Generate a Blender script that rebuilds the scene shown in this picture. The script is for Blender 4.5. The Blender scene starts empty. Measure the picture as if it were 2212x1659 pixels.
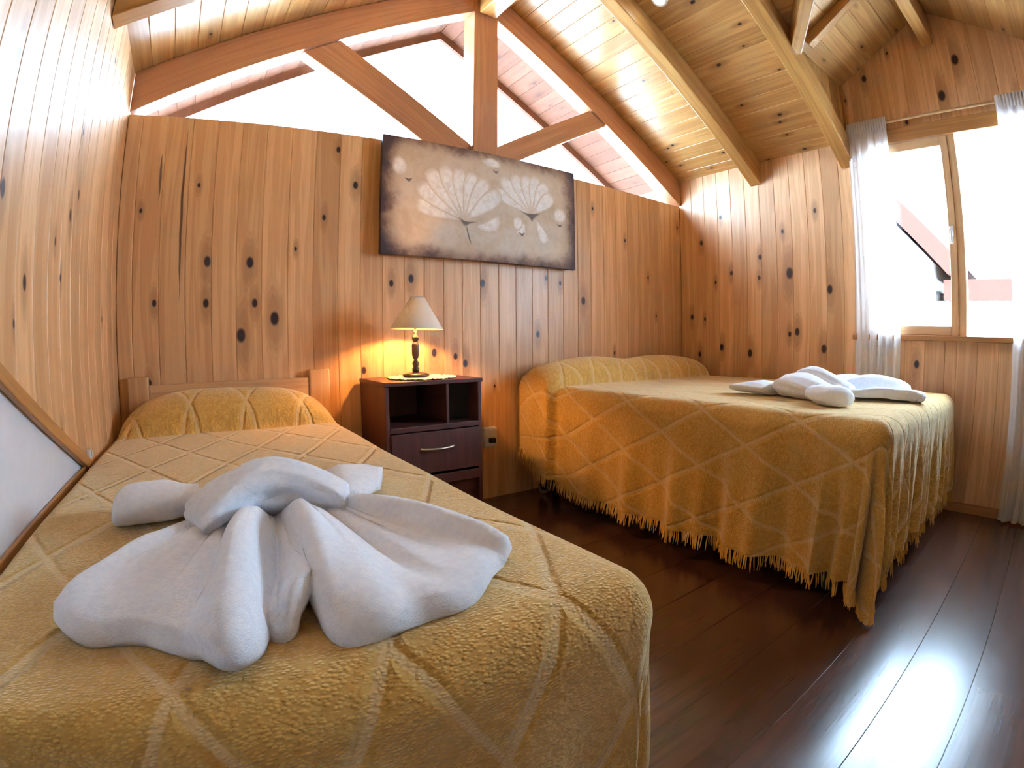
import bpy, bmesh, math, random
from mathutils import Vector, Matrix
random.seed(7)
SC = bpy.context.scene
COL = SC.collection

# ------------------------------------------------------------------ camera
cd = bpy.data.cameras.new('camera')
cam = bpy.data.objects.new('camera', cd); COL.objects.link(cam)
cd.type = 'PANO'
cd.panorama_type = 'FISHEYE_LENS_POLYNOMIAL'
cd.sensor_fit = 'HORIZONTAL'; cd.sensor_width = 36.0; cd.sensor_height = 27.0
cd.fisheye_fov = math.radians(180)
cd.fisheye_polynomial_k0 = 0.0
cd.fisheye_polynomial_k1 = -0.056283715
cd.fisheye_polynomial_k2 = -6.2074107e-06
cd.fisheye_polynomial_k3 = 1.3216188e-05
cd.fisheye_polynomial_k4 = -1.7793954e-07
cd.clip_start = 0.02
CR = Matrix(((0.83081468, 0.05269006, -0.55404938), (-0.55650544, 0.06617303, -0.82820458), (-0.00697503, 0.99641602, 0.08429983)))
cam.matrix_world = Matrix.Translation((0, 0, 0.9)) @ CR.to_4x4()
SC.camera = cam

# ------------------------------------------------------------------ light and exposure
world = bpy.data.worlds.new('overcast_sky'); SC.world = world
world.use_nodes = True
bg = world.node_tree.nodes['Background']
bg.inputs[0].default_value = (0.53, 0.75, 1.0, 1); bg.inputs[1].default_value = 11.0
SC.view_settings.view_transform = 'Standard'; SC.view_settings.look = 'None'
SC.view_settings.gamma = 1.0; SC.view_settings.use_curve_mapping = False
SC.view_settings.exposure = 2.05
cy = SC.cycles
cy.max_bounces = 7; cy.diffuse_bounces = 4; cy.glossy_bounces = 3; cy.transparent_max_bounces = 12; cy.transmission_bounces = 6
cy.sample_clamp_indirect = 6.0; cy.caustics_reflective = False; cy.caustics_refractive = False
cy.use_denoising = True
cy.use_adaptive_sampling = True; cy.adaptive_threshold = 0.15; cy.adaptive_min_samples = 12

# daylight portals in the two window openings (they give no light of their own, only guide the sampling of the sky)
def portal(name, loc, sx, sy, direction):
    ld = bpy.data.lights.new(name, 'AREA'); ld.shape = 'RECTANGLE'; ld.size = sx; ld.size_y = sy; ld.cycles.is_portal = True
    o = bpy.data.objects.new(name, ld); COL.objects.link(o); o.location = loc
    o.rotation_euler = Vector(direction).to_track_quat('-Z', 'Z' if abs(direction[2]) < 0.9 else 'Y').to_euler()
    return o
portal('gable_daylight', (1.4, 2.545, 2.55), 3.6, 1.2, (0, -1, 0))
portal('window_daylight', (3.28, 0.44, 1.54), 1.1, 1.2, (-1, 0, 0))

# ------------------------------------------------------------------ room numbers
L = -0.3986; R = 3.196; D = 2.42; YB = -2.6          # left, right, back wall planes, wall behind the camera
XR = 1.432; EAVE = 2.15; ZR = 3.143; ZP = 1.95       # ridge x, eave and ridge height, top of the panelled wall
SR = (ZR - EAVE) / (R - XR); SL = (ZR - EAVE) / (XR - L)
OVER = 3.02                                          # roof overhang beyond the gable
DY0, DY1, DYC, DZE, DZR = -0.15, 1.05, 0.45, 2.53, 2.89   # dormer: side planes, ridge line, eave, ridge height
def zr(x): return EAVE + SR * (R - x)
def zl(x): return EAVE + SL * (x - L)
XV = R - (DZE - EAVE) / SR                            # where the dormer eave meets the main slope
XT = R - (DZR - EAVE) / SR                            # where the dormer ridge meets it

# ------------------------------------------------------------------ helpers
def link(o, parent=None):
    COL.objects.link(o)
    if parent is not None: o.parent = parent
    return o
def mesh_obj(name, verts, faces, mat, parent=None, smooth=False, uvs=None):
    me = bpy.data.meshes.new(name)
    me.from_pydata([tuple(v) for v in verts], [], faces); me.update()
    if mat: me.materials.append(mat)
    if smooth:
        me.polygons.foreach_set('use_smooth', [True] * len(me.polygons))
    if uvs:
        lay = me.uv_layers.new(name='UVMap')
        for lp in me.loops: lay.data[lp.index].uv = uvs[lp.vertex_index]
    o = bpy.data.objects.new(name, me)
    return link(o, parent)
def bm_obj(name, bm, mat, parent=None, smooth=False):
    bmesh.ops.recalc_face_normals(bm, faces=bm.faces)
    me = bpy.data.meshes.new(name); bm.to_mesh(me); bm.free()
    if mat: me.materials.append(mat)
    if smooth: me.polygons.foreach_set('use_smooth', [True] * len(me.polygons))
    return link(bpy.data.objects.new(name, me), parent)
def tag(o, label=None, cat=None, group=None, kind=None):
    if label: o['label'] = label
    if cat: o['category'] = cat
    if group: o['group'] = group
    if kind: o['kind'] = kind
    return o
def thing(name, label, cat, loc=(0, 0, 0), rz=0, group=None):
    o = bpy.data.objects.new(name, None); link(o); o.empty_display_size = 0.05
    o.location = loc; o.rotation_euler = (0, 0, rz)
    return tag(o, label, cat, group)
def box_bm(bm, lo, hi, bev=0.0, seg=2):
    b = bmesh.new()
    bmesh.ops.create_cube(b, size=1)
    for v in b.verts:
        v.co = Vector([(lo[i] + hi[i]) / 2 + v.co[i] * (hi[i] - lo[i]) for i in range(3)])
    if bev: bmesh.ops.bevel(b, geom=b.edges[:], offset=bev, segments=seg, profile=0.5, affect='EDGES')
    t = bpy.data.meshes.new('t'); b.to_mesh(t); b.free(); bm.from_mesh(t); bpy.data.meshes.remove(t)
    return bm
def orient(o, zdir):
    """turn the object's own axes so that local Z (the grain) runs along zdir; the shape stays where it is"""
    z = Vector(zdir).normalized(); ref = Vector((0, 1, 0)) if abs(z.y) < 0.9 else Vector((0, 0, 1))
    x = ref.cross(z).normalized(); y = z.cross(x)
    c = sum((v.co for v in o.data.vertices), Vector()) / len(o.data.vertices)
    m = Matrix((x, y, z)).transposed().to_4x4(); m.translation = c
    o.data.transform(m.inverted()); o.data.update(); o.matrix_local = m
    return o
def box(name, lo, hi, mat, parent=None, bev=0.004, seg=2, grain=True):
    o = bm_obj(name, box_bm(bmesh.new(), lo, hi, bev, seg), mat, parent)
    d = [hi[i] - lo[i] for i in range(3)]
    if grain and mat is not None and mat.name in GRAINED and max(d) > d[2] * 1.01: orient(o, (1, 0, 0) if d[0] >= d[1] else (0, 1, 0))
    return o
GRAINED = {'pine_boards', 'orange_beam', 'pine_rafter', 'pine_trim', 'pale_pine', 'mahogany_laminate'}
def prism(name, poly, d, mat, parent=None, bev=0.0, along=None):
    """poly: list of 3D points in one plane; d: extrusion vector"""
    bm = bmesh.new(); d = Vector(d)
    a = [bm.verts.new(p) for p in poly]; b = [bm.verts.new(Vector(p) + d) for p in poly]
    bm.faces.new(a); bm.faces.new(b[::-1]); n = len(a)
    for i in range(n): bm.faces.new((a[i], a[(i + 1) % n], b[(i + 1) % n], b[i]))
    if bev: bmesh.ops.bevel(bm, geom=bm.edges[:], offset=bev, segments=2, profile=0.5, affect='EDGES')
    o = bm_obj(name, bm, mat, parent)
    return orient(o, along) if along else o
def lathe(name, prof, mat, parent=None, seg=32, loc=(0, 0, 0)):
    vs = []; fs = []; n = len(prof)
    for k in range(seg):
        a = 2 * math.pi * k / seg
        for r, z in prof: vs.append((loc[0] + r * math.cos(a), loc[1] + r * math.sin(a), loc[2] + z))
    for k in range(seg):
        k2 = (k + 1) % seg
        for i in range(n - 1): fs.append((k * n + i, k2 * n + i, k2 * n + i + 1, k * n + i + 1))
    o = mesh_obj(name, vs, fs, mat, parent, smooth=True)
    return o
def beam_between(name, p0, p1, up, w, h, mat, parent=None, bev=0.006):
    """box beam from p0 to p1; h along up (perpendicular part), w sideways; centred"""
    p0 = Vector(p0); p1 = Vector(p1); z = (p1 - p0); ln = z.length; z.normalize()
    up = Vector(up); y = (up - z * up.dot(z)).normalized(); x = y.cross(z)
    o = bm_obj(name, box_bm(bmesh.new(), (-w / 2, -h / 2, 0), (w / 2, h / 2, ln), bev), mat, parent)
    m = Matrix((x, y, z)).transposed().to_4x4(); m.translation = p0
    o.matrix_local = m
    return o
def sstep(a, b, x):
    t = min(1, max(0, (x - a) / (b - a))); return t * t * (3 - 2 * t)

# ------------------------------------------------------------------ materials
class NT:
    def __init__(s, name):
        s.mat = bpy.data.materials.new(name); s.mat.use_nodes = True
        s.t = s.mat.node_tree; s.t.nodes.clear()
        s.out = s.t.nodes.new('ShaderNodeOutputMaterial')
    def n(s, typ, **kw):
        nd = s.t.nodes.new(typ)
        for k, v in kw.items(): setattr(nd, k, v)
        return nd
    def l(s, a, b): s.t.links.new(a, b)
    def put(s, sock, v):
        if hasattr(v, 'default_value') or hasattr(v, 'is_output'): s.l(v, sock)
        else: sock.default_value = v
    def math(s, op, a, b=0.0, c=None, clamp=False):
        nd = s.n('ShaderNodeMath', operation=op); nd.use_clamp = clamp
        s.put(nd.inputs[0], a); s.put(nd.inputs[1], b)
        if c is not None: s.put(nd.inputs[2], c)
        return nd.outputs[0]
    def vmath(s, op, a, b=(0, 0, 0)):
        nd = s.n('ShaderNodeVectorMath', operation=op)
        s.put(nd.inputs[0], a); s.put(nd.inputs[1], b)
        return nd.outputs['Value'] if op in ('LENGTH', 'DOT_PRODUCT', 'DISTANCE') else nd.outputs[0]
    def noise(s, vec, scale, detail=3, rough=0.5, dist=0.0):
        nd = s.n('ShaderNodeTexNoise'); s.l(vec, nd.inputs['Vector'])
        nd.inputs['Scale'].default_value = scale; nd.inputs['Detail'].default_value = detail
        nd.inputs['Roughness'].default_value = rough; nd.inputs['Distortion'].default_value = dist
        return nd.outputs['Fac']
    def mix(s, f, a, b, mode='MIX'):
        nd = s.n('ShaderNodeMix', data_type='RGBA', blend_type=mode)
        s.put(nd.inputs[0], f); s.put(nd.inputs[6], a); s.put(nd.inputs[7], b)
        return nd.outputs[2]
    def ramp(s, f, a, b, lo=0.0, hi=1.0):
        nd = s.n('ShaderNodeMapRange'); nd.interpolation_type = 'SMOOTHSTEP'
        s.put(nd.inputs[0], f); nd.inputs[1].default_value = a; nd.inputs[2].default_value = b
        nd.inputs[3].default_value = lo; nd.inputs[4].default_value = hi
        return nd.outputs[0]
    def bsdf(s, col, rough=0.5, spec=0.5, metal=0.0, sheen=0.0, coat=0.0, coat_rough=0.1, bump=None, bump_d=0.002, bump_s=0.5):
        b = s.n('ShaderNodeBsdfPrincipled')
        s.put(b.inputs['Base Color'], col); s.put(b.inputs['Roughness'], rough)
        b.inputs['Specular IOR Level'].default_value = spec; b.inputs['Metallic'].default_value = metal
        b.inputs['Sheen Weight'].default_value = sheen; b.inputs['Sheen Roughness'].default_value = 0.5
        b.inputs['Coat Weight'].default_value = coat; b.inputs['Coat Roughness'].default_value = coat_rough
        if bump is not None:
            bp = s.n('ShaderNodeBump'); bp.inputs['Distance'].default_value = bump_d; bp.inputs['Strength'].default_value = bump_s
            s.l(bump, bp.inputs['Height']); s.l(bp.outputs[0], b.inputs['Normal'])
        s.l(b.outputs[0], s.out.inputs['Surface'])
        return b
def simple(name, col, rough=0.5, metal=0.0, spec=0.5, var=0.06, scale=40.0):
    m = NT(name); tc = m.n('ShaderNodeTexCoord')
    nz = m.noise(tc.outputs['Object'], scale, 3)
    c = m.mix(m.ramp(nz, 0.3, 0.7), tuple(v * (1 - var) for v in col) + (1,), tuple(min(1, v * (1 + var)) for v in col) + (1,))
    m.bsdf(c, rough, spec, metal, bump=nz, bump_d=0.0006, bump_s=0.2)
    return m.mat
def wood(name, light, dark, knot=(0.028, 0.010, 0.011), rough=0.45, coat=0.2, gscale=1.0, tone=0.16, knots=3, crough=0.26, spec=0.5):
    """pine board: local X across, Z along the grain; knots come from the object's own properties k0..k3 (x, z, radius), streak s0 (x, z, half length)"""
    m = NT(name); tc = m.n('ShaderNodeTexCoord'); oi = m.n('ShaderNodeObjectInfo')
    P = tc.outputs['Object']
    sep = m.n('ShaderNodeSeparateXYZ'); m.l(P, sep.inputs[0])
    X, Z = sep.outputs[0], sep.outputs[2]
    off = m.math('MULTIPLY', oi.outputs['Random'], 37.0)
    offv = m.n('ShaderNodeCombineXYZ'); m.l(off, offv.inputs[0]); m.l(off, offv.inputs[2])
    Q = m.vmath('ADD', P, offv.outputs[0])
    kmask = None; halo = None; warp = 0.0
    for i in range(knots):
        at = m.n('ShaderNodeAttribute', attribute_type='OBJECT', attribute_name='k%d' % i)
        ks = m.n('ShaderNodeSeparateXYZ'); m.l(at.outputs['Vector'], ks.inputs[0])
        r = m.math('MAXIMUM', ks.outputs[2], 0.0005)
        dx = m.math('DIVIDE', m.math('SUBTRACT', X, ks.outputs[0]), r)
        dz = m.math('DIVIDE', m.math('SUBTRACT', Z, ks.outputs[1]), m.math('MULTIPLY', r, 1.6))
        d = m.math('SQRT', m.math('ADD', m.math('MULTIPLY', dx, dx), m.math('MULTIPLY', dz, dz)))
        on = m.math('GREATER_THAN', ks.outputs[2], 0.002)
        k = m.math('MULTIPLY', m.ramp(d, 0.55, 1.05, 1.0, 0.0), on)
        dh = m.math('SQRT', m.math('ADD', m.math('MULTIPLY', dx, dx), m.math('MULTIPLY', m.math('MULTIPLY', dz, dz), 0.25)))
        h = m.math('MULTIPLY', m.ramp(dh, 0.9, 2.6, 0.55, 0.0), on)
        kmask = k if kmask is None else m.math('MAXIMUM', kmask, k)
        halo = h if halo is None else m.math('MAXIMUM', halo, h)
    sc = m.vmath('MULTIPLY', Q, (26 * gscale, 26 * gscale, 1.1 * gscale))
    g1 = m.noise(sc, 1.0, 2, 0.55, 0.9)
    sc2 = m.vmath('MULTIPLY', Q, (150 * gscale, 150 * gscale, 3.0 * gscale))
    g2 = m.noise(sc2, 1.0, 1, 0.5, 0.0)
    wv = m.math('SINE', m.math('MULTIPLY', m.math('ADD', g1, halo), 26.0)) if halo is not None else m.math('SINE', m.math('MULTIPLY', g1, 26.0))
    g = m.math('ADD', m.math('MULTIPLY', m.ramp(g1, 0.3, 0.72), 0.55), m.math('ADD', m.math('MULTIPLY', wv, 0.13), m.math('MULTIPLY', g2, 0.45)))
    g = m.math('SUBTRACT', g, 0.12, clamp=True)
    col = m.mix(g, light + (1,), dark + (1,))
    tn = m.math('ADD', 1 - tone, m.math('MULTIPLY', oi.outputs['Random'], 2 * tone))
    tcol = m.n('ShaderNodeCombineColor')
    m.l(tn, tcol.inputs[0]); m.l(m.math('POWER', tn, 1.15), tcol.inputs[1]); m.l(m.math('POWER', tn, 1.4), tcol.inputs[2])
    col = m.mix(1.0, col, tcol.outputs[0], 'MULTIPLY')
    if halo is not None:
        col = m.mix(halo, col, tuple(v * 0.62 for v in dark) + (1,))
        col = m.mix(kmask, col, knot + (1,))
        at = m.n('ShaderNodeAttribute', attribute_type='OBJECT', attribute_name='s0')
        ks = m.n('ShaderNodeSeparateXYZ'); m.l(at.outputs['Vector'], ks.inputs[0])
        wob = m.math('MULTIPLY', m.math('SUBTRACT', m.noise(m.vmath('MULTIPLY', Q, (1, 1, 7)), 1.0, 2), 0.5), 0.012)
        dx = m.math('ABSOLUTE', m.math('ADD', m.math('SUBTRACT', X, ks.outputs[0]), wob))
        dz = m.math('ABSOLUTE', m.math('SUBTRACT', Z, ks.outputs[1]))
        tz = m.math('DIVIDE', dz, m.math('MAXIMUM', ks.outputs[2], 0.001))
        tp_ = m.math('MAXIMUM', m.math('SUBTRACT', 1.0, m.math('MULTIPLY', tz, tz)), 0.02)
        sm = m.math('MULTIPLY', m.ramp(m.math('DIVIDE', dx, tp_), 0.003, 0.0085, 0.8, 0.0), m.math('LESS_THAN', dz, ks.outputs[2]))
        col = m.mix(sm, col, knot + (1,))
    m.bsdf(col, rough, spec, coat=coat, coat_rough=crough, bump=g2, bump_d=0.0008, bump_s=0.25)
    return m.mat

M = {}
M['pine'] = wood('pine_boards', (0.79, 0.465, 0.225), (0.58, 0.275, 0.11))
M['ceil'] = wood('ceiling_boards', (0.57, 0.31, 0.105), (0.38, 0.165, 0.042), rough=0.30)
M['beam'] = wood('orange_beam', (0.54, 0.25, 0.12), (0.38, 0.155, 0.07), rough=0.30, knots=2, tone=0.06)
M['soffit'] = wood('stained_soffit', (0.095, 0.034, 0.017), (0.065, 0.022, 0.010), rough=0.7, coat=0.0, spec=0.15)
M['rafter'] = wood('pine_rafter', (0.55, 0.28, 0.08), (0.36, 0.15, 0.035), rough=0.3, knots=3, tone=0.05)
M['trim'] = wood('pine_trim', (0.52, 0.24, 0.07), (0.36, 0.14, 0.035), knots=1, tone=0.05)
M['palewood'] = wood('pale_pine', (0.68, 0.40, 0.19), (0.5, 0.25, 0.1), knots=1, tone=0.05)
M['laminate'] = wood('dark_laminate', (0.095, 0.04, 0.026), (0.048, 0.019, 0.014), rough=0.26, coat=0.6, crough=0.2, knots=0, tone=0.25, gscale=0.8)
M['nightwood'] = wood('mahogany_laminate', (0.11, 0.034, 0.028), (0.06, 0.02, 0.017), rough=0.5, coat=0.0, knots=0, tone=0.05)
M['white_wall'] = simple('white_panel', (0.74, 0.74, 0.77), 0.35, var=0.015)
M['backing'] = simple('rough_timber', (0.30, 0.15, 0.06), 0.8)
M['plastic'] = simple('white_plastic', (0.75, 0.73, 0.70), 0.4)
M['metal'] = simple('brushed_metal', (0.62, 0.60, 0.55), 0.32, 1.0)
M['black'] = simple('black_fabric', (0.012, 0.012, 0.016), 0.7)
M['mattress'] = simple('mattress_fabric', (0.55, 0.53, 0.5), 0.9)
M['lampwood'] = simple('dark_turned_wood', (0.035, 0.018, 0.014), 0.35)
M['doily'] = simple('crochet_cotton', (0.80, 0.74, 0.66), 0.9, var=0.2, scale=160)
M['brass'] = simple('curtain_rod_wood', (0.52, 0.30, 0.13), 0.4)
M['housewall'] = simple('pale_render', (0.75, 0.72, 0.68), 0.9)
M['houseroof'] = simple('brown_timber', (0.06, 0.026, 0.018), 0.9, spec=0.1)
M['ground'] = simple('pale_bounce_ground', (0.84, 0.85, 0.87), 1.0, var=0.03, scale=2.0)  # ground colour made extra pale to bounce daylight up onto the ceiling

def cloth_mat():
    m = NT('mustard_chenille'); uv = m.n('ShaderNodeUVMap', uv_map='UVMap')
    U = uv.outputs[0]; sp = m.n('ShaderNodeSeparateXYZ'); m.l(U, sp.inputs[0])
    wob = m.math('MULTIPLY', m.math('SUBTRACT', m.noise(m.vmath('MULTIPLY', U, (1, 1, 0)), 14, 2), 0.5), 0.05)
    p = m.math('ADD', m.math('DIVIDE', sp.outputs[0], 0.225), wob); q = m.math('DIVIDE', sp.outputs[1], 0.415)
    def line(a):
        f = m.math('ABSOLUTE', m.math('SUBTRACT', m.math('FRACT', m.math('ADD', a, 0.5)), 0.5))
        return f
    d = m.math('MINIMUM', line(m.math('ADD', p, q)), line(m.math('SUBTRACT', p, q)))
    ln = m.ramp(d, 0.022, 0.042, 1.0, 0.0)
    groove = m.ramp(d, 0.03, 0.085, 1.0, 0.0)
    big = m.noise(U, 9, 3)
    mott = m.noise(U, 60, 3, 0.6)
    # looped rows of the weave
    wv = m.n('ShaderNodeTexVoronoi'); wv.feature = 'F1'
    m.l(m.vmath('MULTIPLY', U, (150, 250, 1)), wv.inputs['Vector']); wv.inputs['Scale'].default_value = 1.0
    loop = m.ramp(wv.outputs['Distance'], 0.05, 0.75, 1.0, 0.0)
    base = m.mix(m.ramp(mott, 0.3, 0.7), (0.62, 0.34, 0.068, 1), (0.76, 0.45, 0.11, 1))
    base = m.mix(m.math('MULTIPLY', m.ramp(loop, 0.55, 0.0), 0.35), base, (0.42, 0.19, 0.035, 1))
    base = m.mix(m.math('MULTIPLY', m.ramp(big, 0.35, 0.7), 0.25), base, (0.76, 0.47, 0.15, 1))
    col = m.mix(m.math('MULTIPLY', ln, 0.5), base, (0.80, 0.60, 0.33, 1))
    hgt = m.math('ADD', m.math('MULTIPLY', loop, 0.5), m.math('SUBTRACT', m.math('MULTIPLY', mott, 0.6), m.math('MULTIPLY', groove, 1.6)))
    b = m.bsdf(col, 0.9, 0.15, sheen=0.75, bump=hgt, bump_d=0.004, bump_s=0.7)
    b.inputs['Sheen Tint'].default_value = (1.0, 0.90, 0.66, 1)
    return m.mat
M['spread'] = cloth_mat()
def towel_mat():
    m = NT('white_terry'); tc = m.n('ShaderNodeTexCoord')
    n1 = m.noise(tc.outputs['Object'], 420, 3, 0.6); n2 = m.noise(tc.outputs['Object'], 90, 3)
    col = m.mix(m.ramp(n2, 0.3, 0.7), (0.83, 0.85, 0.93, 1), (0.89, 0.91, 0.97, 1))
    b = m.bsdf(col, 0.95, 0.1, sheen=0.3, bump=m.math('ADD', n1, m.math('MULTIPLY', n2, 0.7)), bump_d=0.004, bump_s=0.55)
    return m.mat
M['towel'] = towel_mat()
def sheet_mat(name, col, trans, alpha=0.0):
    m = NT(name); tc = m.n('ShaderNodeTexCoord')
    d = m.n('ShaderNodeBsdfDiffuse'); t = m.n('ShaderNodeBsdfTranslucent')
    wv = m.noise(m.vmath('MULTIPLY', tc.outputs['Object'], (300, 300, 40)), 1.0, 2)
    c = m.mix(m.ramp(wv, 0.3, 0.7), tuple(v * 0.94 for v in col) + (1,), col + (1,))
    m.l(c, d.inputs[0]); m.l(c, t.inputs[0])
    mx = m.n('ShaderNodeMixShader'); mx.inputs[0].default_value = trans
    m.l(d.outputs[0], mx.inputs[1]); m.l(t.outputs[0], mx.inputs[2])
    o = mx
    if alpha:
        tr = m.n('ShaderNodeBsdfTransparent'); m2 = m.n('ShaderNodeMixShader'); m2.inputs[0].default_value = alpha
        m.l(mx.outputs[0], m2.inputs[1]); m.l(tr.outputs[0], m2.inputs[2]); o = m2
    m.l(o.outputs[0], m.out.inputs['Surface']); return m.mat
M['curtain'] = sheet_mat('white_voile', (0.95, 0.95, 0.97), 0.45, 0.10)
M['shade'] = sheet_mat('cream_shade', (0.80, 0.72, 0.64), 0.035)
def glass_mat():
    m = NT('window_glass'); lw = m.n('ShaderNodeLayerWeight')
    fz = m.math('ADD', 0.02, m.math('MULTIPLY', m.math('POWER', lw.outputs['Facing'], 5.0), 0.5))
    t = m.n('ShaderNodeBsdfTransparent'); t.inputs[0].default_value = (0.97, 0.985, 0.98, 1); g = m.n('ShaderNodeBsdfGlossy'); g.inputs['Roughness'].default_value = 0.02
    mx = m.n('ShaderNodeMixShader'); m.l(fz, mx.inputs[0]); m.l(t.outputs[0], mx.inputs[1]); m.l(g.outputs[0], mx.inputs[2])
    m.l(mx.outputs[0], m.out.inputs['Surface']); return m.mat
M['glass'] = glass_mat()
def emit(name, col, st):
    m = NT(name); e = m.n('ShaderNodeEmission'); e.inputs[0].default_value = col + (1,); e.inputs[1].default_value = st
    m.l(e.outputs[0], m.out.inputs['Surface']); return m.mat
M['bulb'] = emit('warm_bulb', (1.0, 0.48, 0.13), 420.0)
M['led'] = emit('spot_lens', (0.75, 0.9, 1.0), 14.0)

# ------------------------------------------------------------------ boards
def plank_mesh(w, z0l, z0r, z1l, z1r, t=0.02, c=0.003):
    hw = w / 2
    sec = [(-hw, t), (-hw, c), (-hw + c, 0), (hw - c, 0), (hw, c), (hw, t)]
    vs = []
    for e in (0, 1):
        for x, y in sec:
            f = (x + hw) / w
            z = (z0l * (1 - f) + z0r * f) if e == 0 else (z1l * (1 - f) + z1r * f)
            vs.append((x, y, z))
    n = 6
    fs = [(i, (i + 1) % n, n + (i + 1) % n, n + i) for i in range(n)]
    fs += [(5, 4, 3, 2, 1, 0), (6, 7, 8, 9, 10, 11)]
    me = bpy.data.meshes.new('plank'); me.from_pydata(vs, [], fs); me.update()
    return me
_pm = {}
def plank(parent, mat, w, z0l, z0r, z1l, z1r, frame, origin, knots=(), streak=None, t=0.02, c=0.003, name='plank', rnd=0.5):
    """frame: (X across, Y into the wall, Z along); zs are measured along Z from origin"""
    key = (round(w, 4), round(z0l, 4), round(z0r, 4), round(z1l, 4), round(z1r, 4), t, c, mat.name)
    if key not in _pm:
        me = plank_mesh(w, z0l, z0r, z1l, z1r, t, c); me.materials.append(mat); _pm[key] = me
    o = bpy.data.objects.new(name, _pm[key]); link(o, parent)
    m = Matrix(frame).transposed().to_4x4(); m.translation = Vector(origin); o.matrix_local = m
    ks = [(max(-w / 2 + r * 0.9, min(w / 2 - r * 0.9, kx)), kz, r) for kx, kz, r in knots]
    zlo, zhi = min(z0l, z0r), max(z1l, z1r); ln = zhi - zlo
    n = 0
    while random.random() < rnd * min(1.6, ln / 1.2) / (1 + n) and len(ks) < 4 and n < 3:
        r = random.uniform(0.006, 0.013)
        ks.append((random.uniform(-w / 2 + 0.012, w / 2 - 0.012), random.uniform(zlo, zhi), r)); n += 1
    for i, k in enumerate(ks[:4]): o['k%d' % i] = [float(v) for v in k]
    if streak: o['s0'] = [float(v) for v in streak]
    return o

# ------------------------------------------------------------------ floor
fl = box('floor', (L - 0.1, YB, -0.05), (R + 0.1, D + 0.05, -0.012), M['black'], bev=0); tag(fl, kind='structure')
y = 0.207 - 0.195 * 15
row = 0
while y < D:
    y0, y1 = max(y, YB), min(y + 0.195, D)
    if y1 - y0 > 0.02:
        x = L - random.uniform(0, 1.1)
        while x < R:
            a, b = max(x, L), min(x + 1.2, R)
            if b - a > 0.03:
                plank(fl, M['laminate'], y1 - y0, 0, 0, b - a, b - a, ((0, 1, 0), (0, 0, -1), (1, 0, 0)), (a, (y0 + y1) / 2, 0), t=0.012, c=0.0015, rnd=0)
            x += 1.2
    y += 0.195; row += 1

# ------------------------------------------------------------------ walls
KB = [(0.02, 1.282, 0.017), (0.198, 1.28, 0.018), (0.0, 1.096, 0.014), (0.221, 1.095, 0.014), (0.138, 0.95, 0.022), (0.312, 1.024, 0.022), (-0.23, 1.1, 0.011), (0.698, 1.687, 0.014), (1.001, 1.228, 0.016), (0.893, 1.2, 0.012), (1.426, 1.224, 0.016), (2.171, 1.157, 0.018), (1.807, 0.941, 0.014), (1.129, 0.844, 0.016), (1.255, 0.822, 0.013), (1.314, 0.782, 0.015), (-0.261, 0.758, 0.01), (0.743, 0.767, 0.013), (1.981, 1.257, 0.01), (2.566, 1.597, 0.009), (2.803, 1.358, 0.009), (-0.048, 1.629, 0.008), (0.544, 1.509, 0.01)]
KR = [(2.223, 1.639, 0.016), (1.966, 1.39, 0.014), (1.719, 1.483, 0.015), (1.503, 1.356, 0.03), (1.239, 1.238, 0.022), (2.319, 1.085, 0.016), (1.459, 0.972, 0.02), (1.513, 0.957, 0.014), (1.263, 0.866, 0.022), (2.067, 0.861, 0.02), (1.834, 0.824, 0.022), (2.245, 0.806, 0.016), (0.68, 0.797, 0.018), (0.325, 2.528, 0.026), (0.445, 2.324, 0.026), (0.881, 2.545, 0.018), (2.045, 1.807, 0.013), (1.741, 1.341, 0.013), (-0.002, 2.236, 0.018), (1.312, 1.747, 0.013), (1.553, 1.639, 0.012)]
KL = [(0.996, 1.449, 0.015), (1.192, 1.05, 0.014), (1.568, 1.28, 0.014), (1.026, 1.203, 0.015), (1.489, 1.096, 0.009), (1.619, 1.543, 0.009), (1.262, 1.464, 0.009), (2.09, 1.019, 0.009), (1.124, 0.962, 0.008)]
BW = 0.117
# back wall: boards stand up to the foot of the gable glazing
wb = box('wall_back', (L - 0.12, D + 0.02, -0.02), (R + 0.12, D + 0.12, ZP - 0.001), M['backing'], bev=0); tag(wb, kind='structure')
FB = ((1, 0, 0), (0, 1, 0), (0, 0, 1))
edges = [L]; x = -0.329
while x < R - 0.03:
    edges.append(x); x += BW * random.choice((1.0, 1.0, 1.04, 0.96))
edges.append(R)
for a, b in zip(edges[:-1], edges[1:]):
    cx = (a + b) / 2
    ks = [(kx - cx, kz, r * 1.12) for kx, kz, r in KB if a <= kx < b]
    st = None
    if a <= -0.119 < b: st = (-0.119 - cx, 1.5, 0.40)
    elif a <= -0.225 < b: st = (-0.225 - cx, 1.66, 0.11)
    plank(wb, M['pine'], b - a, 0, 0, ZP, ZP, FB, (cx, D, 0), ks, st, rnd=0.35)
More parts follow.
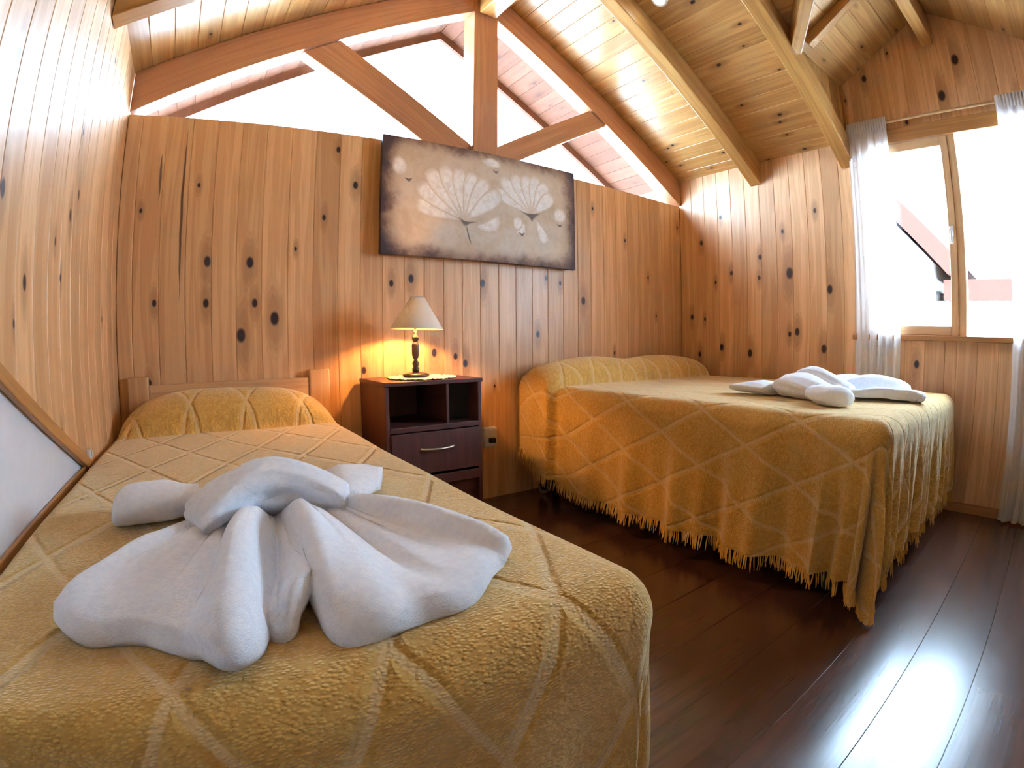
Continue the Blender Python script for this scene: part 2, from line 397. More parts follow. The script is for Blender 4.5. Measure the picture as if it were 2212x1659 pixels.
# left wall with the white sloped panel
wl = box('wall_left', (L - 0.12, YB, -0.02), (L - 0.021, D + 0.02, EAVE + 0.0), M['backing'], bev=0); tag(wl, kind='structure')
FL = ((0, 1, 0), (-1, 0, 0), (0, 0, 1))
def zcut(yy): return 0.594 + (1.658 - yy) * 0.451        # lower edge of the boards over the white panel
y = D; i = 0
while y > YB + 0.01:
    a, b = max(y - BW, YB), y; cyy = (a + b) / 2
    ks = [(ky - cyy, kz, r) for ky, kz, r in KL if a <= ky < b]
    z0a = zcut(a) if a < 1.70 else 0.0; z0b = zcut(b) if b < 1.70 else 0.0
    if a < 1.70 <= b: z0b = z0a = zcut(a) - 0.03
    if a < 0.2: z0a, z0b = zcut(max(a, 0.2)), zcut(max(min(b, 0.2), 0.2)) if b < 0.2 else zcut(b)
    plank(wl, M['pine'], b - a, z0a, z0b, EAVE + 0.02, EAVE + 0.02, FL, (L, cyy, 0), ks, rnd=0.35)
    y -= BW
wp = prism('white_panel', [(L - 0.02, 1.71, 0.0), (L - 0.02, 1.71, 0.57), (L - 0.02, 0.2, zcut(0.2)), (L - 0.02, YB, zcut(0.2)), (L - 0.02, YB, 0.0)], (0.012, 0, 0), M['white_wall'], wl)
tag(wp, 'smooth white panel filling the foot of the wall')
tr = beam_between('trim_1', (L + 0.004, 1.70, zcut(1.70) - 0.012), (L + 0.004, 0.2, zcut(0.2) - 0.012), (0, 0, 1), 0.018, 0.034, M['trim'], bev=0.004); tag(tr, 'narrow sloping wooden trim over the white panel on the left wall', kind='structure')
tr = box('trim_2', (L - 0.006, YB + 0.01, 0.535), (L + 0.004, 1.70, 0.572), M['trim'], bev=0.003); tag(tr, 'brown wooden ledge strip between white panel and bed', kind='structure')
clip = thing('wall_clip', 'tiny white plastic clip at the lower end of the sloping trim', 'clip', (L + 0.012, 1.692, 0.596))
box('plate', (-0.011, -0.012, -0.012), (0.004, 0.012, 0.016), M['plastic'], clip, 0.003)
box('hook', (0.004, -0.006, -0.004), (0.010, 0.006, 0.012), M['plastic'], clip, 0.002)
# plain boarded wall behind the camera
wf = thing('wall_front', None, None); tag(wf, kind='structure')
FF = ((-1, 0, 0), (0, -1, 0), (0, 0, 1))
def roofz(xx): return zl(xx) if xx < XR else zr(xx)
xs_ = [L]
while xs_[-1] < R - 0.02:
    nx = min(xs_[-1] + 0.16, R)
    if xs_[-1] < XR - 0.001 < nx: nx = XR
    xs_.append(nx)
for a, b in zip(xs_[:-1], xs_[1:]):
    plank(wf, M['pine'], b - a, 0, 0, roofz(b), roofz(a), FF, ((a + b) / 2, YB, 0), rnd=0.3)

# right wall with the window under the dormer
WY0, WY1, WZ0, WZ1 = -0.10, 0.985, 0.955, 2.125
wr = thing('wall_right', None, None); tag(wr, kind='structure')
FR = ((0, -1, 0), (1, 0, 0), (0, 0, 1))
def wtop(yy):
    if yy <= DY0 or yy >= DY1: return EAVE + 0.01
    return DZR - abs(yy - DYC) * (DZR - DZE) / (DY1 - DYC)
cuts = [D]; y = D
marks = sorted([WY0, WY1, DY0, DY1, DYC], reverse=True)
while y > YB:
    y2 = y - BW
    for mk in marks:
        if y2 < mk < y - 0.001:
            y2 = mk; break
    y = max(y2, YB); cuts.append(y)
def backing(a, b, z0, z1a, z1b):
    prism('wall_backing', [(R + 0.021, a, z0), (R + 0.021, b, z0), (R + 0.021, b, z1b), (R + 0.021, a, z1a)], (0.08, 0, 0), M['trim'], wr)
backing(DY1, D + 0.1, -0.02, EAVE, EAVE); backing(YB, DY0, -0.02, EAVE, EAVE)
backing(WY1, DY1, -0.02, wtop(WY1) , wtop(DY1 - 1e-6)); backing(DY0, WY0, -0.02, wtop(DY0 + 1e-6), wtop(WY0))
backing(WY0, WY1, -0.02, WZ0, WZ0); backing(WY0, DYC, WZ1, wtop(WY0), DZR); backing(DYC, WY1, WZ1, DZR, wtop(WY1))
for b, a in zip(cuts[:-1], cuts[1:]):
    if b - a < 0.004: continue
    c = (a + b) / 2
    zt_l, zt_r = wtop(b - 1e-5), wtop(a + 1e-5)     # local -X side is the larger y
    if c < WY0 or c > WY1:
        segs = [(0, 0, zt_l, zt_r)]
    else:
        segs = [(0, 0, WZ0, WZ0), (WZ1, WZ1, zt_l, zt_r)]
    for s in segs:
        ks = [(c - ky, kz, r) for ky, kz, r in KR if a <= ky < b and s[0] <= kz < max(s[2], s[3])]
        plank(wr, M['pine'], b - a, *s, FR, (R, c, 0), ks, rnd=0.3)
bb = box('baseboard_right', (R - 0.014, YB + 0.01, 0.0), (R - 0.001, D - 0.002, 0.055), M['trim'], bev=0.003); tag(bb, kind='structure')

# ------------------------------------------------------------------ ceiling
ce = thing('ceiling', None, None); tag(ce, kind='structure')
def slope_boards(parent, x0, x1, right, holes):
    zf = zr if right else zl
    ln = math.hypot(x1 - x0, zf(x1) - zf(x0)); n = int(round(ln / 0.108)); w = ln / n
    d = Vector(((x1 - x0), 0, zf(x1) - zf(x0))).normalized()
    yv = Vector((0, 1, 0)); nrm = d.cross(yv)
    if nrm.z < 0: nrm = -nrm
    ac = yv.cross(Vector(nrm)) if False else nrm.cross(yv)
    for i in range(n):
        s = (i + 0.5) * w; p = Vector((x0, 0, zf(x0))) + d * s
        ranges = holes(p.x)
        cut = []
        for a, b in ranges:                              # boards inside end at the glazing, stained soffit boards carry on outside
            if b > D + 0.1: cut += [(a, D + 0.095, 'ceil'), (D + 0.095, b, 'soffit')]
            else: cut.append((a, b, 'ceil'))
        for a, b, mt in cut:
            if b - a < 0.03: continue
            plank(parent, M[mt], w, 0, 0, b - a, b - a, (ac, nrm, yv), (p.x, a, p.z), t=0.03, c=0.003, rnd=1.1)
slope_boards(ce, L - 0.02, XR, False, lambda x: [(YB - 0.1, OVER)])
def rh(x):
    if x <= XT: return [(YB - 0.1, OVER)]
    if x >= XV: h0, h1 = DY0, DY1
    else:
        f = (x - XT) / (XV - XT); h0 = DYC + (DY0 - DYC) * f; h1 = DYC + (DY1 - DYC) * f
    return [(YB - 0.1, h0), (h1, OVER)]
slope_boards(ce, XR, R + 0.02, True, rh)
# outer roof skins keep daylight out of the joints
def skin(poly): prism('roof_panel', poly, (0, 0, 0.04), M['trim'], ce)
T = 0.045
skin([(L - 0.45, YB - 0.15, zl(L - 0.45) + T), (XR, YB - 0.15, ZR + T), (XR, OVER, ZR + T), (L - 0.45, OVER, zl(L - 0.45) + T)])
skin([(XR, YB - 0.15, ZR + T), (XT, YB - 0.15, zr(XT) + T), (XT, OVER, zr(XT) + T), (XR, OVER, ZR + T)])
xo = R + 0.45
skin([(XT, DYC, zr(XT) + T), (XV, DY1, zr(XV) + T), (XV, OVER, zr(XV) + T), (XT, OVER, zr(XT) + T)])
skin([(XV, DY1, zr(XV) + T), (xo, DY1, zr(xo) + T), (xo, OVER, zr(xo) + T), (XV, OVER, zr(XV) + T)])
skin([(XT, YB - 0.15, zr(XT) + T), (XV, YB - 0.15, zr(XV) + T), (XV, DY0, zr(XV) + T), (XT, DYC, zr(XT) + T)])
skin([(XV, YB - 0.15, zr(XV) + T), (xo, YB - 0.15, zr(xo) + T), (xo, DY0, zr(xo) + T), (XV, DY0, zr(XV) + T)])
# dormer roof and cheeks
dc = thing('ceiling', None, None); tag(dc, kind='structure')
XO = R + 0.3
for sgn, ye in ((1, DY1), (-1, DY0)):
    up = Vector((0, DYC - ye, DZR - DZE)); ln = up.length; up.normalize(); n = 6; w = ln / n
    xv = Vector((1, 0, 0)); nrm = xv.cross(up)
    if nrm.z < 0: nrm = -nrm
    ac = nrm.cross(xv)
    for i in range(n):
        s = (i + 0.5) * w; p = Vector((0, ye, DZE)) + up * s
        def vx(ss): return XV + (XT - XV) * ss / ln
        lo, hi = vx(s - w / 2), vx(s + w / 2)
        fwd = ac.dot(up) > 0
        z0l, z0r = (lo, hi) if fwd else (hi, lo)
        plank(dc, M['ceil'], w, z0l, z0r, XO, XO, (ac, nrm, xv), (0, p.y, p.z), t=0.03, c=0.003, rnd=1.0)
    prism('roof_panel', [(XV - 0.02, ye, DZE + T), (XT - 0.05, DYC, DZR + T), (XO, DYC, DZR + T), (XO, ye, DZE + T)], (0, 0, 0.04), M['trim'], dc)
    # cheek boards between main slope and dormer eave
    x = XV + 0.01
    while x < R - 0.005:
        b = min(x + BW, R); c = (x + b) / 2
        fr = ((1, 0, 0), (0, 1, 0), (0, 0, 1)) if sgn > 0 else ((-1, 0, 0), (0, -1, 0), (0, 0, 1))
        za, zb_ = zr(x), zr(b)
        if sgn < 0: za, zb_ = zb_, za
        plank(dc, M['ceil'], b - x, za, zb_, DZE + 0.02, DZE + 0.02, fr, (c, ye, 0), rnd=0.4)
        x = b
    box('corner_batten', (R - 0.022, min(ye - sgn * 0.018, ye + sgn * 0.09), EAVE - 0.03), (R + 0.09, max(ye - sgn * 0.018, ye + sgn * 0.09), DZE + 0.03), M['trim'], dc, 0.003)
    prism('cheek_backing', [(XV, ye + sgn * 0.021, DZE + 0.03), (R + 0.05, ye + sgn * 0.021, EAVE - 0.02), (R + 0.05, ye + sgn * 0.021, DZE + 0.06)], (0, sgn * 0.03, 0), M['trim'], dc)

# ------------------------------------------------------------------ gable truss, ridge beam, rafters
GB = 1.955                                           # underside of the gable rafter at the eaves
gt = thing('gable_truss', 'orange timber truss framing the gable glazing above the painting', 'truss', (XR, D, ZP))
def tp(px, py, pz): return (px - XR, py - D, pz - ZP)
Y0, Y1 = D - 0.020, D + 0.09
def gpoly(name, pts, y0=Y0, y1=Y1):
    if name == 'king_post': al = (0, 0, 1)
    else: al = max(((pts[i][0] - pts[i - 1][0], 0, pts[i][1] - pts[i - 1][1]) for i in range(len(pts))), key=lambda v: v[0] ** 2 + v[2] ** 2)
    o = prism(name, [tp(px, y0, pz) for px, pz in pts], (0, y1 - y0, 0), M['beam'], gt, bev=0.004, along=al)
    return o
kw = 0.081
gpoly('rafter', [(L + 0.004, GB), (XR - kw, GB + SL * (XR - kw - L)), (XR - kw, zl(XR - kw) - 0.002), (L + 0.004, EAVE - 0.002)])
gpoly('rafter', [(R - 0.004, GB), (XR + kw, GB + SR * (R - XR - kw)), (XR + kw, zr(XR + kw) - 0.002), (R - 0.004, EAVE - 0.002)])
gpoly('king_post', [(XR - kw, ZP + 0.002), (XR + kw, ZP + 0.002), (XR + kw, zr(XR + kw) - 0.004), (XR, ZR - 0.006), (XR - kw, zl(XR - kw) - 0.004)], Y0 - 0.010, Y1 + 0.01)
gpoly('strut', [(0.385, 2.372), (1.11, ZP + 0.002), (XR - kw - 0.002, ZP + 0.002), (XR - kw - 0.002, 2.01), (0.571, 2.478)], Y0 + 0.012, Y1 - 0.01)
gpoly('strut', [(2.405, 2.395), (1.63, ZP + 0.002), (XR + kw + 0.002, ZP + 0.002), (XR + kw + 0.002, 2.03), (2.26, 2.470)], Y0 + 0.012, Y1 - 0.01)
rb = box('ridge_beam', (XR - 0.058, YB + 0.01, 2.885), (XR + 0.058, D - 0.05, 3.085), M['rafter'], bev=0.006)
tag(rb, 'long ridge beam running from the king post toward the camera', 'beam')
def rafter(yc, right, label, y_w=0.085, dep=0.165):
    # underside lies dep below the ceiling boards
    x_e = (R - 0.003) if right else (L + 0.003); x_t = XR + 0.06 if right else XR - 0.06
    zf = zr if right else zl
    o = prism('roof_rafter', [(x_e, yc - y_w / 2, zf(x_e) - dep), (x_t, yc - y_w / 2, zf(x_t) - dep), (x_t, yc - y_w / 2, zf(x_t) - 0.001), (x_e, yc - y_w / 2, zf(x_e) - 0.001)], (0, y_w, 0), M['rafter'], None, bev=0.004, along=(x_t - x_e, 0, zf(x_t) - zf(x_e)))
    return tag(o, label, 'rafter', 'roof rafters')
rafter(1.735, True, 'pine rafter on the right slope, nearest to the gable glazing')
rafter(1.065, True, 'pine rafter on the right slope ending beside the left curtain')
rafter(1.735, False, 'dark pine rafter at the upper left corner, meeting the left wall')
vr = beam_between('valley_rafter', (XV - 0.02, DY1 - 0.005, DZE - 0.055), (XT, DYC + 0.02, DZR - 0.055), (0, 0, 1), 0.07, 0.10, M['rafter'])
tag(vr, 'valley rafter rising from the main rafter along the dormer roof', 'rafter', 'roof rafters')
vr = beam_between('valley_rafter', (XV - 0.02, DY0 + 0.005, DZE - 0.055), (XT, DYC - 0.02, DZR - 0.055), (0, 0, 1), 0.07, 0.10, M['rafter'])
tag(vr, 'valley rafter on the far side of the dormer ridge', 'rafter', 'roof rafters')
jr = beam_between('jack_rafter', (XV + 0.06, DY1 - 0.06, DZE - 0.005), (XV + 0.06, DYC + 0.045, DZR - 0.045), (0, 0, 1), 0.06, 0.06, M['rafter'])
tag(jr, 'short diagonal rafter branching off the valley rafter', 'rafter', 'roof rafters')
dr = box('dormer_ridge_beam', (XT - 0.1, DYC - 0.035, 2.655), (R - 0.003, DYC + 0.035, 2.84), M['rafter'], bev=0.005)
tag(dr, 'dormer ridge beam meeting the wall above the window', 'beam')

nv_ = Vector((-SR, 0, -1)).normalized()
sp_ = thing('ceiling_spotlight', 'small round white spotlight on the right ceiling slope at the top edge', 'spotlight', (2.03, 1.555, zr(2.03) - 0.001))
sp_.rotation_euler = nv_.to_track_quat('Z', 'Y').to_euler()
lathe('housing', [(0.0, 0.0), (0.048, 0.0), (0.048, 0.018), (0.036, 0.024), (0.032, 0.016), (0.0, 0.016)], M['plastic'], sp_, 28)
lathe('lens', [(0.0, 0.019), (0.0325, 0.0185), (0.0, 0.0165)], M['led'], sp_, 28)

# ------------------------------------------------------------------ gable glazing
w1 = thing('window_1', None, None, (XR, D + 0.1, ZP)); tag(w1, kind='structure')
def pane(pts): prism('pane', [(px - XR, 0.0, pz - ZP) for px, pz in pts], (0, 0.006, 0), M['glass'], w1)
pane([(L + 0.01, GB + 0.02), (L + 0.01, ZP + 0.012), (1.09, ZP + 0.012), (0.39, GB + SL * (0.39 - L) + 0.02)])
pane([(0.57, GB + SL * (0.57 - L) + 0.02), (XR - kw, 2.0), (XR - kw, GB + SL * (XR - kw - L) + 0.02)])
pane([(XR + kw, 2.02), (2.25, GB + SR * (R - 2.25) + 0.02), (XR + kw, GB + SR * (R - XR - kw) + 0.02)])
pane([(R - 0.01, GB + 0.02), (R - 0.01, ZP + 0.012), (1.65, ZP + 0.012), (2.4, GB + SR * (R - 2.4) + 0.02)])
# bargeboards at the end of the overhang
bgb = thing('bargeboard', 'timber bargeboards closing the roof overhang outside the gable', 'bargeboard', (XR, OVER, ZR))
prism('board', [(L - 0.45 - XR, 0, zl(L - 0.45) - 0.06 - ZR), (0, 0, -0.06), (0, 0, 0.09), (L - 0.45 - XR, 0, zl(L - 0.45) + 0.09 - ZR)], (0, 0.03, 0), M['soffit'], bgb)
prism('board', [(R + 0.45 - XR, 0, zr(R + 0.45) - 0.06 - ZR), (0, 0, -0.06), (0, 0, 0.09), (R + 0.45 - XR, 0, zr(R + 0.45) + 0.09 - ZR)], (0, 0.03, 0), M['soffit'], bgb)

# ------------------------------------------------------------------ window on the right wall
w2 = thing('window_2', None, None, (R, 0.4, WZ0)); tag(w2, kind='structure')
def wb_(name, y0, y1, z0, z1, x0=-0.02, x1=0.07, mat='palewood', bev=0.004, par=None):
    return box(name, (x0, y0 - 0.4, z0 - WZ0), (x1, y1 - 0.4, z1 - WZ0), M[mat], par or w2, bev)
wb_('window_frame', WY0 - 0.05, WY0 + 0.03, WZ0 - 0.01, WZ1 + 0.02)
wb_('window_frame', WY1 - 0.03, WY1 + 0.05, WZ0 - 0.01, WZ1 + 0.02)
wb_('window_frame', WY0 - 0.05, WY1 + 0.05, WZ1 - 0.04, WZ1 + 0.05, mat='trim')
wb_('window_sill', WY0 - 0.08, WY1 + 0.08, WZ0 - 0.025, WZ0 + 0.005, x0=-0.05, mat='trim')
wb_('mullion', 0.395, 0.44, WZ0, WZ1 - 0.03, x0=-0.01)
# left casement
wb_('casement_stile', 0.44, 0.482, WZ0 + 0.005, WZ1 - 0.045, x0=-0.016, x1=0.035)
wb_('casement_stile', WY1 - 0.075, WY1 - 0.03, WZ0 + 0.005, WZ1 - 0.045, x0=-0.016, x1=0.035)
wb_('casement_rail', 0.482, WY1 - 0.075, WZ0 + 0.005, WZ0 + 0.06, x0=-0.016, x1=0.035)
wb_('casement_rail', 0.482, WY1 - 0.075, WZ1 - 0.10, WZ1 - 0.045, x0=-0.016, x1=0.035)
wb_('pane', 0.48, WY1 - 0.072, WZ0 + 0.058, WZ1 - 0.098, x0=0.006, x1=0.012, mat='glass', bev=0)
wb_('pane', WY0 + 0.028, 0.397, WZ0, WZ1 - 0.03, x0=0.03, x1=0.036, mat='glass', bev=0)
h = wb_('window_latch', 0.452, 0.474, 1.50, 1.56, x0=-0.028, x1=-0.016, mat='plastic', bev=0.003)
wb_('latch_lever', 0.456, 0.470, 1.46, 1.53, x0=-0.042, x1=-0.028, mat='plastic', bev=0.003)

# curtains
rod = thing('curtain_rod', 'thin wooden curtain rod above the right window', 'curtain rod', (R - 0.06, 0.4, 2.205))
o = bpy.data.meshes.new('rod'); bm = bmesh.new(); bmesh.ops.create_cone(bm, cap_ends=True, segments=14, radius1=0.009, radius2=0.009, depth=1.56); bmesh.ops.rotate(bm, verts=bm.verts, cent=(0, 0, 0), matrix=Matrix.Rotation(math.pi / 2, 3, 'X'))
bm_obj('pole', bm, M['brass'], rod, True)
for yy in (-0.72, 0.70): box('bracket', (-0.008, yy - 0.01, -0.014), (0.058, yy + 0.01, 0.006), M['brass'], rod, 0.002)
for yy in (-0.79, 0.79):
    bm = bmesh.new(); bmesh.ops.create_uvsphere(bm, u_segments=14, v_segments=8, radius=0.015); bmesh.ops.translate(bm, verts=bm.verts, vec=(0, yy, 0)); bm_obj('finial', bm, M['brass'], rod, True)
def curtain(label, ya, yb, yat, ybt, z0, z1, folds, ph):
    nu, nv = folds * 12, 40; vs = []; fs = []
    for j in range(nv + 1):
        t = j / nv; z = z1 + (z0 - z1) * t
        g = sstep(0.0, 0.15, t)
        for i in range(nu + 1):
            s = i / nu
            a0 = yat + (ybt - yat) * s; a1 = ya + (yb - ya) * s
            yy = a0 * (1 - g) + a1 * g
            am = 0.008 + 0.012 * g + 0.006 * t
            f = math.sin(2 * math.pi * folds * s + ph + 0.5 * math.sin(3 * t + s * 5)) + 0.35 * math.sin(2 * math.pi * folds * 2.3 * s + 1.7 * t + ph)
            head = 0.006 * math.sin(2 * math.pi * folds * 4 * s) * (1 - g)
            vs.append((R - 0.06 + am * f * 0.75 + head - 0.010 * t, yy + 0.01 * math.sin(7 * s + 4 * t), z))
    for j in range(nv):
        for i in range(nu): k = j * (nu + 1) + i; fs.append((k, k + 1, k + nu + 2, k + nu + 1))
    c = thing('curtain', label, 'curtain', (R - 0.06, (ya + yb) / 2, z0), group='white curtains at the right window')
    off = Vector((R - 0.06, (ya + yb) / 2, z0))
    o = mesh_obj('drape', [Vector(v) - off for v in vs], fs, M['curtain'], c, True)
    # gathered heading
    hv = []; hf = []
    for i in range(nu + 1):
        s = i / nu; yy = yat + (ybt - yat) * s
        w = 0.010 * math.sin(2 * math.pi * folds * 3 * s)
        for dz, dx in ((0.035, -0.004), (0.012, -0.018), (-0.012, -0.019), (-0.045, -0.010)):
            hv.append(Vector((R - 0.06 + dx - 0.006 + w, yy, 2.205 + dz)) - off)
    for i in range(nu):
        for k in range(3): hf.append((i * 4 + k, (i + 1) * 4 + k, (i + 1) * 4 + k + 1, i * 4 + k + 1))
    mesh_obj('heading', hv, hf, M['curtain'], c, True)
    return c
curtain('white voile curtain between the right wall boards and the left casement', 1.035, 0.765, 1.02, 0.77, 0.03, 2.24, 5, 0.4)
curtain('white voile curtain at the right edge of the photo', 0.135, -0.32, 0.13, -0.32, 0.012, 2.24, 8, 1.1)

# ------------------------------------------------------------------ painting
PX0, PX1, PZ0, PZ1 = 0.812, 2.052, 1.337, 1.957
pt = thing('painting', 'unframed canvas of two large white flowers above the nightstand', 'painting', ((PX0 + PX1) / 2, D, PZ0))
def canvas_colour(m, P):
    sp = m.n('ShaderNodeSeparateXYZ'); m.l(P, sp.inputs[0])
    W2, H2 = (PX1 - PX0) / 2, (PZ1 - PZ0) / 2
    dx = m.math('SUBTRACT', W2, m.math('ABSOLUTE', sp.outputs[0])); dz = m.math('SUBTRACT', H2, m.math('ABSOLUTE', m.math('SUBTRACT', sp.outputs[2], H2)))
    # rounded-corner distance to the edge, broken up by brushwork
    qx = m.math('MAXIMUM', m.math('SUBTRACT', 0.16, dx), 0.0); qz = m.math('MAXIMUM', m.math('SUBTRACT', 0.13, dz), 0.0)
    e = m.math('SQRT', m.math('ADD', m.math('MULTIPLY', qx, qx), m.math('MULTIPLY', qz, qz)))
    n1 = m.noise(P, 7, 4, 0.6, 0.6); n2 = m.noise(P, 28, 4, 0.65)
    e = m.math('ADD', e, m.math('ADD', m.math('MULTIPLY', m.math('SUBTRACT', n1, 0.5), 0.13), m.math('MULTIPLY', m.math('SUBTRACT', n2, 0.5), 0.06)))
    bgc = m.mix(m.ramp(n1, 0.35, 0.65), (0.56, 0.42, 0.29, 1), (0.66, 0.53, 0.41, 1))
    bgc = m.mix(m.math('MULTIPLY', m.ramp(n2, 0.45, 0.7), 0.4), bgc, (0.70, 0.60, 0.50, 1))
    bgc = m.mix(m.ramp(e, 0.05, 0.13), bgc, (0.27, 0.16, 0.11, 1))
    bgc = m.mix(m.ramp(e, 0.095, 0.17), bgc, (0.06, 0.034, 0.038, 1))
    return bgc, n1, n2
def canvas_mat():
    m = NT('painted_canvas'); tc = m.n('ShaderNodeTexCoord')
    bgc, n1, n2 = canvas_colour(m, tc.outputs['Object'])
    m.bsdf(bgc, 0.6, 0.4, bump=n2, bump_d=0.002, bump_s=0.3)
    return m.mat
M['canvas'] = canvas_mat()
box('canvas', (PX0 - (PX0 + PX1) / 2, -0.065, 0), (PX1 - (PX0 + PX1) / 2, -0.034, PZ1 - PZ0), M['canvas'], pt, 0.003)
box('stretcher', (-0.5, -0.034, 0.05), (0.5, -0.001, 0.09), M['palewood'], pt, 0.002)
def paint_mat(name, c1, c2, a):
    m = NT(name); tc = m.n('ShaderNodeTexCoord'); P = tc.outputs['Object']
    at = m.n('ShaderNodeAttribute', attribute_name='fade')
    bgc, b1, n2 = canvas_colour(m, P)
    n1 = m.noise(P, 30, 4, 0.6, 0.8)
    col = m.mix(m.ramp(n1, 0.35, 0.65), c1 + (1,), c2 + (1,))
    f = m.math('MULTIPLY', m.math('MULTIPLY', at.outputs['Fac'], m.ramp(n1, 0.15, 0.5, 0.6, 1.0)), a)
    m.bsdf(m.mix(f, bgc, col), 0.6, 0.4, bump=n2, bump_d=0.002, bump_s=0.3)
    return m.mat
M['petal'] = paint_mat('petal_paint', (0.78, 0.72, 0.68), (0.90, 0.87, 0.84), 0.92)
M['petal_dim'] = paint_mat('pale_wash', (0.60, 0.51, 0.42), (0.68, 0.60, 0.53), 0.6)
M['ink'] = paint_mat('dark_paint', (0.10, 0.075, 0.08), (0.17, 0.13, 0.12), 0.95)
WP, HP = PX1 - PX0, PZ1 - PZ0
def blob(name, pts, mat, lift, soft=0.10):
    lift *= 0.2; soft = min(0.42, soft * 2)
    """a dab of paint: outline in canvas fractions (0..1, 0..1 from top-left), solid inside, thinning at the rim"""
    P = [((u - 0.5) * WP, (1 - v) * HP) for u, v in pts]; n = len(P); Q = []
    for i in range(n):                                   # Catmull-Rom
        a, b, c, d = P[i - 1], P[i], P[(i + 1) % n], P[(i + 2) % n]
        for k in range(4):
            t = k / 4
            Q.append(tuple(0.5 * ((2 * b[j]) + (c[j] - a[j]) * t + (2 * a[j] - 5 * b[j] + 4 * c[j] - d[j]) * t * t + (-a[j] + 3 * b[j] - 3 * c[j] + d[j]) * t ** 3) for j in (0, 1)))
    cx = sum(q[0] for q in Q) / len(Q); cz = sum(q[1] for q in Q) / len(Q)
    vs = [(cx, -0.0652 - lift, cz)]; fade = [1.0]; N = len(Q); fs = []
    for f, al in ((0.5, 1.0), (1 - soft, 0.95), (1.0, 0.0)):
        for q in Q: vs.append((cx + (q[0] - cx) * f, -0.0652 - lift, cz + (q[1] - cz) * f)); fade.append(al)
    for i in range(N):
        j = (i + 1) % N
        fs.append((0, 1 + i, 1 + j))
        for r in (0, 1): fs.append((1 + r * N + i, 1 + (r + 1) * N + i, 1 + (r + 1) * N + j, 1 + r * N + j))
    o = mesh_obj(name, vs, fs, M[mat], pt)
    a = o.data.attributes.new('fade', 'FLOAT', 'POINT')
    a.data.foreach_set('value', fade)
    return o
def petal(cu, cv, ang, ln, wd, mat='petal', lift=0.001, name='petal', soft=0.14):
    # ang measured clockwise from up, lengths in canvas heights
    s, c = math.sin(ang), math.cos(ang); asp = HP / WP
    out = []
    for l, w in ((0.04, 0.0), (0.35, 0.62), (0.72, 1.0), (0.95, 0.72), (1.0, 0.0), (0.95, -0.72), (0.72, -1.0), (0.35, -0.62)):
        dx = (s * l * ln + c * w * wd); dz = (c * l * ln - s * w * wd)
        out.append((cu + dx * asp, cv - dz))
    return blob(name, out, mat, lift, soft)
for k, (u0, v0, wd, hh) in enumerate(((0.30, 0.80, 0.10, 0.13), (0.62, 0.80, 0.12, 0.16), (0.80, 0.72, 0.11, 0.2), (0.47, 0.77, 0.12, 0.12))):
    blob('wash', [(u0 + wd * math.cos(a) * random.uniform(0.8, 1.15), v0 + hh * math.sin(a) * random.uniform(0.8, 1.15)) for a in [i * math.pi / 4 for i in range(8)]], 'petal_dim', 0.0003 + 0.0001 * k, 0.5)
R_ = math.radians
c1 = (0.375, 0.665); c2 = (0.735, 0.52)
blob('petal', [(0.19, 0.28), (0.24, 0.235), (0.30, 0.25), (0.36, 0.22), (0.43, 0.24), (0.49, 0.25), (0.52, 0.37), (0.47, 0.55), (0.385, 0.655), (0.27, 0.55)], 'petal', 0.0010, 0.12)
for a, ln, wd, lf in ((-76, 0.47, 0.075, 0.0012), (-58, 0.52, 0.085, 0.0014), (-40, 0.55, 0.085, 0.0016), (-24, 0.52, 0.075, 0.0018), (-7, 0.48, 0.075, 0.0020), (11, 0.47, 0.075, 0.0022), (29, 0.47, 0.08, 0.0024), (50, 0.48, 0.085, 0.0026)):
    petal(c1[0], c1[1], R_(a), ln, wd, lift=lf)
blob('petal', [(0.43, 0.70), (0.49, 0.64), (0.55, 0.57), (0.56, 0.64), (0.54, 0.72), (0.48, 0.745)], 'petal', 0.0014, 0.2)
for a, ln, wd, lf in ((-66, 0.45, 0.06, 0.0012), (-48, 0.46, 0.07, 0.0014), (-30, 0.42, 0.07, 0.0016), (-12, 0.40, 0.07, 0.0018), (7, 0.40, 0.07, 0.0020), (26, 0.38, 0.075, 0.0022), (47, 0.34, 0.075, 0.0024)):
    petal(c2[0], c2[1], R_(a), ln, wd, lift=lf)
petal(0.755, 0.545, R_(152), 0.26, 0.055, lift=0.0014); petal(0.69, 0.60, R_(200), 0.14, 0.055, lift=0.0015)
for u0, v0, wd, hh in ((0.075, 0.255, 0.035, 0.085), (0.515, 0.09, 0.055, 0.05), (0.905, 0.475, 0.045, 0.075), (0.655, 0.615, 0.03, 0.07)):
    blob('petal', [(u0 + wd * math.cos(a) * random.uniform(0.8, 1.15), v0 + hh * math.sin(a) * random.uniform(0.85, 1.1)) for a in [i * math.pi / 4 for i in range(8)]], 'petal', 0.0018, 0.2)
blob('flower_heart', [(0.345, 0.635), (0.365, 0.655), (0.40, 0.665), (0.445, 0.655), (0.40, 0.69), (0.385, 0.715), (0.365, 0.70)], 'ink', 0.0032, 0.3)
blob('flower_heart', [(0.66, 0.49), (0.70, 0.505), (0.745, 0.50), (0.79, 0.485), (0.755, 0.545), (0.735, 0.59), (0.715, 0.55)], 'ink', 0.0032, 0.35)
for u0, v0 in ((0.535, 0.16), (0.675, 0.71), (0.90, 0.57), (0.115, 0.36)):
    blob('bud_mark', [(u0 - 0.02, v0 - 0.01), (u0, v0), (u0 + 0.02, v0 - 0.012), (u0 + 0.003, v0 + 0.03)], 'ink', 0.0028, 0.4)
blob('stem', [(0.382, 0.70), (0.388, 0.70), (0.402, 0.80), (0.412, 0.86), (0.405, 0.86), (0.392, 0.79)], 'ink', 0.0028, 0.4)
